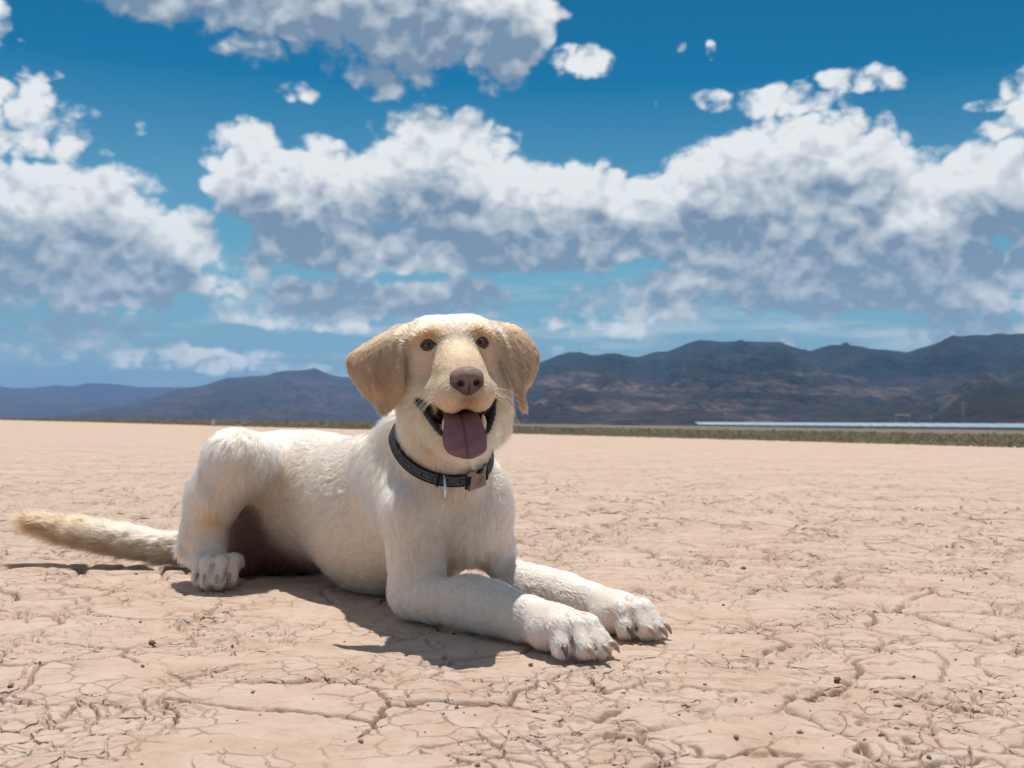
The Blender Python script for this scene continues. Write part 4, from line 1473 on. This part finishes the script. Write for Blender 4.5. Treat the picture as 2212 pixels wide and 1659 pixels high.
def m_strap(nt):
    uv = nt.node('ShaderNodeUVMap')
    u, v, _ = nt.sep(uv.outputs[0])
    band = lambda c, w: nt.m('LESS_THAN', nt.m('ABSOLUTE', nt.m('SUBTRACT', v, c)), w)
    fu = nt.m('FRACT', nt.m('MULTIPLY', u, 26))
    blockm = nt.m('MULTIPLY', band(.5, .17), nt.m('GREATER_THAN', fu, .10))
    thin = nt.m('ADD', band(.22, .022), band(.78, .022))
    weave = nt.noise(nt.v('MULTIPLY', uv.outputs[0], (900, 60, 1)), 1.0, 2)
    col = nt.mix(blockm, (.008, .007, .008, 1), (.055, .068, .085, 1))
    col = nt.mix(thin, col, (.17, .23, .21, 1))
    return principled(nt, col, .75, nt.bump(weave, .5, .0006), spec=.3)


M_STRAP = material('striped_webbing', m_strap)
M_STEEL = material('brushed_steel', lambda nt: principled(nt, (.21, .19, .175), nt.ramp(nt.noise(nt.v('MULTIPLY', nt.node('ShaderNodeTexCoord').outputs['Object'], (400, 400, 2500)), 1.0), .3, .8, .30, .50), metal=1.0))
M_CHROME = material('chrome', lambda nt: principled(nt, (.62, .60, .57), .14, metal=1.0))
collar = empty('dog_collar', tuple(CC), 'black striped dog collar with grey metal buckle around the neck', 'dog collar')
bpy.context.view_layer.update()


def collar_part(name, V, Q, mat, smooth=True):
    return mesh_obj(name, np.asarray(V) - CC, Q, mat, collar, smooth)


# strap: closed band, 24 mm wide, 3 mm thick, rounded edges
prof = [(-.0092, .0000), (-.0090, .0012), (-.0045, .0016), (0, .0017), (.0045, .0016), (.0090, .0012), (.0092, .0), (.0088, -.0012), (0, -.0014), (-.0088, -.0012)]
SV = []; SQ = []
NS, NP = 240, len(prof)
for i in range(NS):
    a = -math.pi + 2 * math.pi * i / NS
    tilt = .25
    for (h, o) in prof:
        SV.append(collar_point(a, h, o + .0016 - h * tilt))
for i in range(NS):
    for j in range(NP):
        a, b = i * NP + j, ((i + 1) % NS) * NP + j
        c, d = ((i + 1) % NS) * NP + (j + 1) % NP, i * NP + (j + 1) % NP
        SQ.append((a, b, c, d))
strap = collar_part('strap', SV, SQ, M_STRAP)
uvl = strap.data.uv_layers.new(name='UVMap')
uvd = []
for i in range(NS):
    for j in range(NP):
        j2 = (j + 1) % NP
        v0, v1 = (prof[j][0] + .0092) / .0184, (prof[j2][0] + .0092) / .0184
        uvd += [(i / NS, v0), ((i + 1) / NS, v0), ((i + 1) / NS, v1), (i / NS, v1)]
uvl.data.foreach_set('uv', np.array(uvd, np.float32).ravel())


def angle_of(p):
    q = np.array(p) - CC
    return math.atan2(q @ CY, q @ CX)


# D-ring hanging in front, buckle on the far side of the throat
a_ring = angle_of((-.0960, 1.60, .225))
a_buc = angle_of((-.048, 1.62, .235))
rc = collar_point(a_ring, -.004, .0055)
out = nv(collar_point(a_ring, 0, .02) - collar_point(a_ring, 0, 0))
ring = []
for k in range(36):
    t = 2 * math.pi * k / 36
    ring.append(rc + np.array((0, 0, -1.)) * (.0165 * math.cos(t) + .004) + nv(out + np.array((.25, 0, 0))) * (.0085 * math.sin(t) + .001))
V, Q = tube(ring, .0021, 10, closed=True)
collar_part('d_ring', V, Q, M_CHROME)
V, Q = tube([collar_point(a_ring - .10, h, .0042) for h in (-.011, -.004, .004, .011)], .0022, 8)
collar_part('keeper', V, Q, M_STRAP)


def slab(outline, a0, thick, lift, hscale=1.0):
    """plate bent round the collar; outline in (arc metres, height metres)"""
    n = len(outline); V = []
    R0 = float(np.interp(a0, ANG, CR))
    for o in (lift + thick, lift):
        for (s, h) in outline:
            V.append(collar_point(a0 + s / R0, h, o - h * .25))
    Q = [(i, (i + 1) % n, n + (i + 1) % n, n + i) for i in range(n)]
    return V, Q, n


def plate(name, outline, a0, thick, lift, mat):
    V, Q, n = slab(outline, a0, thick, lift)
    me = bpy.data.meshes.new(name)
    me.from_pydata([tuple(np.array(v) - CC) for v in V], [], [tuple(q) for q in Q] + [tuple(range(n))[::-1], tuple(range(n, 2 * n))])
    me.update(); me.materials.append(mat)
    o = bpy.data.objects.new(name, me); COL.objects.link(o); o.parent = collar
    bv = o.modifiers.new('bevel', 'BEVEL'); bv.width = .0009; bv.segments = 2; bv.limit_method = 'ANGLE'
    return o


buckle = plate('buckle', [(-.017, -.0150), (.012, -.0150), (.014, -.012), (.014, .006), (.017, .012), (.0165, .0165), (.0115, .0165), (.0085, .0095), (.003, .0072), (-.003, .0095), (-.009, .0155), (-.016, .0155), (-.0205, .0105), (-.0200, .0085), (-.0135, .0075), (-.0155, -.010)], a_buc, .0040, .0045, M_STEEL)
plate('buckle_slot', [(-.0215, -.0125), (-.0165, -.0125), (-.0150, .0065), (-.0200, .0065)], a_buc, .0022, .0040, M_STRAP)
plate('buckle_tongue', [(.0165, -.0100), (.0225, -.0100), (.0225, .0105), (.0180, .0105)], a_buc, .0030, .0040, M_STRAP)
# engraved swirl on the buckle face
M_ENGR = material('engraving', lambda nt: principled(nt, (.14, .12, .11), .5, metal=.8))
EG = []
R0 = float(np.interp(a_buc, ANG, CR))
for (cs, ch, rr, t0, t1) in ((.004, -.0035, .0026, 0, 5.4), (.0005, -.0075, .0020, 1, 6.0), (.0065, .0010, .0016, 2, 7.2)):
    pts = [collar_point(a_buc + (cs + rr * math.cos(t)) / R0, ch + rr * math.sin(t), .0086 - (ch + rr * math.sin(t)) * .25) for t in np.linspace(t0, t1, 16)]
    EG.append(tube(pts, .00028, 5))
V, Q = join_geo(EG)
o = mesh_obj('logo', np.asarray(V) - CC, Q, M_ENGR, buckle)
# ------------------------------------------------------------------ fur: hair curves rooted on the body
def triangles(Q):
    return np.vstack([Q[:, [0, 1, 2]], Q[:, [0, 2, 3]]])


def make_fur(n_hairs):
    T = triangles(BQ)
    A = .5 * np.linalg.norm(np.cross(BV[T[:, 1]] - BV[T[:, 0]], BV[T[:, 2]] - BV[T[:, 0]]), axis=1)
    cen = BV[T].mean(1)
    reg = BREG[T].mean(1); r = {k: reg[:, i] for i, k in enumerate(REGS)}
    head = reg[:, REGS.index('skull'):].sum(1)
    dens = 1 + 1.6 * head + .8 * r['paw'] + .3 * r['arm'] + 1.6 * r['tail']
    dens *= 1 - .6 * r['groin']
    dens *= 1 - bare_mask(cen)
    dens *= np.where(cen[:, 2] < .004, 0, 1)
    w = A * dens; w /= w.sum()
    ti = RNG.choice(len(T), n_hairs, p=w)
    u = RNG.random(n_hairs); v = RNG.random(n_hairs); f = u + v > 1
    u = np.where(f, 1 - u, u); v = np.where(f, 1 - v, v)
    b = np.stack([1 - u - v, u, v], 1)[:, :, None]
    tv = T[ti]
    P = (BV[tv] * b).sum(1); N = (BN[tv] * b).sum(1); N /= np.linalg.norm(N, axis=1)[:, None]
    FL = (BFLOW[tv] * b).sum(1); R = (BREG[tv] * b).sum(1)
    rr = {k: R[:, i] for i, k in enumerate(REGS)}
    head = R[:, REGS.index('skull'):].sum(1)
    h = hl(P)
    # on the face the coat runs away from the nose
    away = h - np.array((0, .12, -.05)); away[:, 1] *= 1.0
    away = away @ HM.T; away /= np.linalg.norm(away, axis=1)[:, None]
    facew = np.clip(rr['muzzle'] + rr['face'] + rr['skull'] + .6 * rr['cheek'], 0, 1)[:, None]
    FL = FL * (1 - facew) + away * facew
    # gentle waves and cowlicks
    w1 = np.stack([vnoise3(P * 38 + k * 17, 3 + k) for k in range(3)], 1)
    w2 = np.stack([vnoise3(P * 120 + k * 13, 13 + k) for k in range(3)], 1)
    w3 = np.stack([vnoise3(P * 300 + k * 7, 33 + k) for k in range(3)], 1)
    FL = FL / np.maximum(np.linalg.norm(FL, axis=1), 1e-6)[:, None]
    FL = FL + .22 * w1 + .22 * w2 + .24 * w3 + .10 * RNG.normal(size=P.shape)
    FL = FL - N * np.sum(FL * N, 1)[:, None]
    FL /= np.maximum(np.linalg.norm(FL, axis=1), 1e-6)[:, None]
    L = .0138 + 0 * h[:, 0]
    L = L * (1 - head) + .0085 * head
    L = L - .004 * rr['muzzle'] - .003 * rr['face'] + .008 * rr['cheek'] + .010 * rr['jaw'] - .001 * rr['ear']
    L += .007 * rr['neck'] + .005 * rr['chest'] - .0035 * rr['arm'] - .0070 * rr['paw'] + .003 * rr['thigh'] + .002 * rr['shank']
    tl = np.clip((-P[:, 0] - .60) / .3, 0, 1)
    L += rr['tail'] * (.009 + .021 * tl)
    fringe = np.clip((.05 - P[:, 2]) / .05, 0, 1) * np.clip(rr['body'] + rr['groin'], 0, 1)
    L += .010 * fringe
    back_shank = np.clip((-P[:, 0] - .575) / .03, 0, 1) * rr['shank']
    L += .012 * back_shank
    L -= .008 * rr['groin']
    L *= .70 + .55 * RNG.random(n_hairs)
    lift = .23 + .16 * RNG.random(n_hairs) + .10 * w2[:, 0] + .10 * head + .34 * rr['tail'] + .10 * rr['neck'] - .06 * rr['paw']
    lift = np.clip(lift, .07, .8)
    dirv = FL * np.cos(lift)[:, None] + N * np.sin(lift)[:, None]
    K = 5
    t = np.linspace(0, 1, K)[None, :, None]
    bend = (FL * .25 - N * (.42 * np.sin(lift))[:, None])
    bend[:, 2] -= .10
    # neighbouring hairs lean together into small locks
    e = .0012; n0 = vnoise3(P * 150, 77)
    gr = np.stack([vnoise3((P + np.eye(3)[k] * e) * 150, 77) - n0 for k in range(3)], 1)
    gr -= N * np.sum(gr * N, 1)[:, None]
    bend = bend + gr * (2.0 - .9 * head)[:, None]
    jit = RNG.normal(size=P.shape) * .08
    C = P[:, None] - N[:, None] * .0008 + L[:, None, None] * (t * dirv[:, None] + t * t * (bend + jit)[:, None])
    C[:, :, 2] = np.maximum(C[:, :, 2], .0015)
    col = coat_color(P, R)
    tone = 1 + .045 * w2[:, 1] + .05 * n0 + .06 * (RNG.random(n_hairs) - .5)
    warm = .05 * w1[:, 2]
    col = col * tone[:, None] * np.stack([1 + warm * .3, 1 - 0 * warm, 1 - warm], 1)
    col = np.clip(col, 0, .93) ** 3.8
    rad0 = (.00030 - .00008 * head + .00006 * rr['tail']) * (.8 + .4 * RNG.random(n_hairs))
    radii = rad0[:, None] * np.array([1.0, 1.0, .85, .55, .12])[None]
    cv = bpy.data.hair_curves.new('fur')
    cv.add_curves([K] * n_hairs)
    C = C - np.array(dog.location)
    cv.attributes['position'].data.foreach_set('vector', C.astype(np.float32).ravel())
    ra = cv.attributes.get('radius') or cv.attributes.new('radius', 'FLOAT', 'POINT')
    ra.data.foreach_set('value', radii.astype(np.float32).ravel())
    ca = cv.attributes.new('coat', 'FLOAT_COLOR', 'CURVE')
    c4 = np.ones((n_hairs, 4), np.float32); c4[:, :3] = np.clip(col, 0, .93)
    ca.data.foreach_set('color', c4.ravel())

    def m_fur(nt):
        at = nt.node('ShaderNodeAttribute', attribute_name='coat')
        p = nt.node('ShaderNodeBsdfHairPrincipled', parametrization='COLOR', model='CHIANG')
        nt.put(p.inputs['Color'], at.outputs[0])
        p.inputs['Roughness'].default_value = .55; p.inputs['Radial Roughness'].default_value = .7
        p.inputs['IOR'].default_value = 1.42
        p.inputs['Coat'].default_value = 0.0
        return p.outputs[0]
    cv.materials.append(material('fur', m_fur))
    o = bpy.data.objects.new('fur', cv)
    COL.objects.link(o); o.parent = dog
    return o


SC.cycles_curves.shape = 'RIBBONS'
SC.cycles_curves.subdivisions = 2
fur = make_fur(460000)
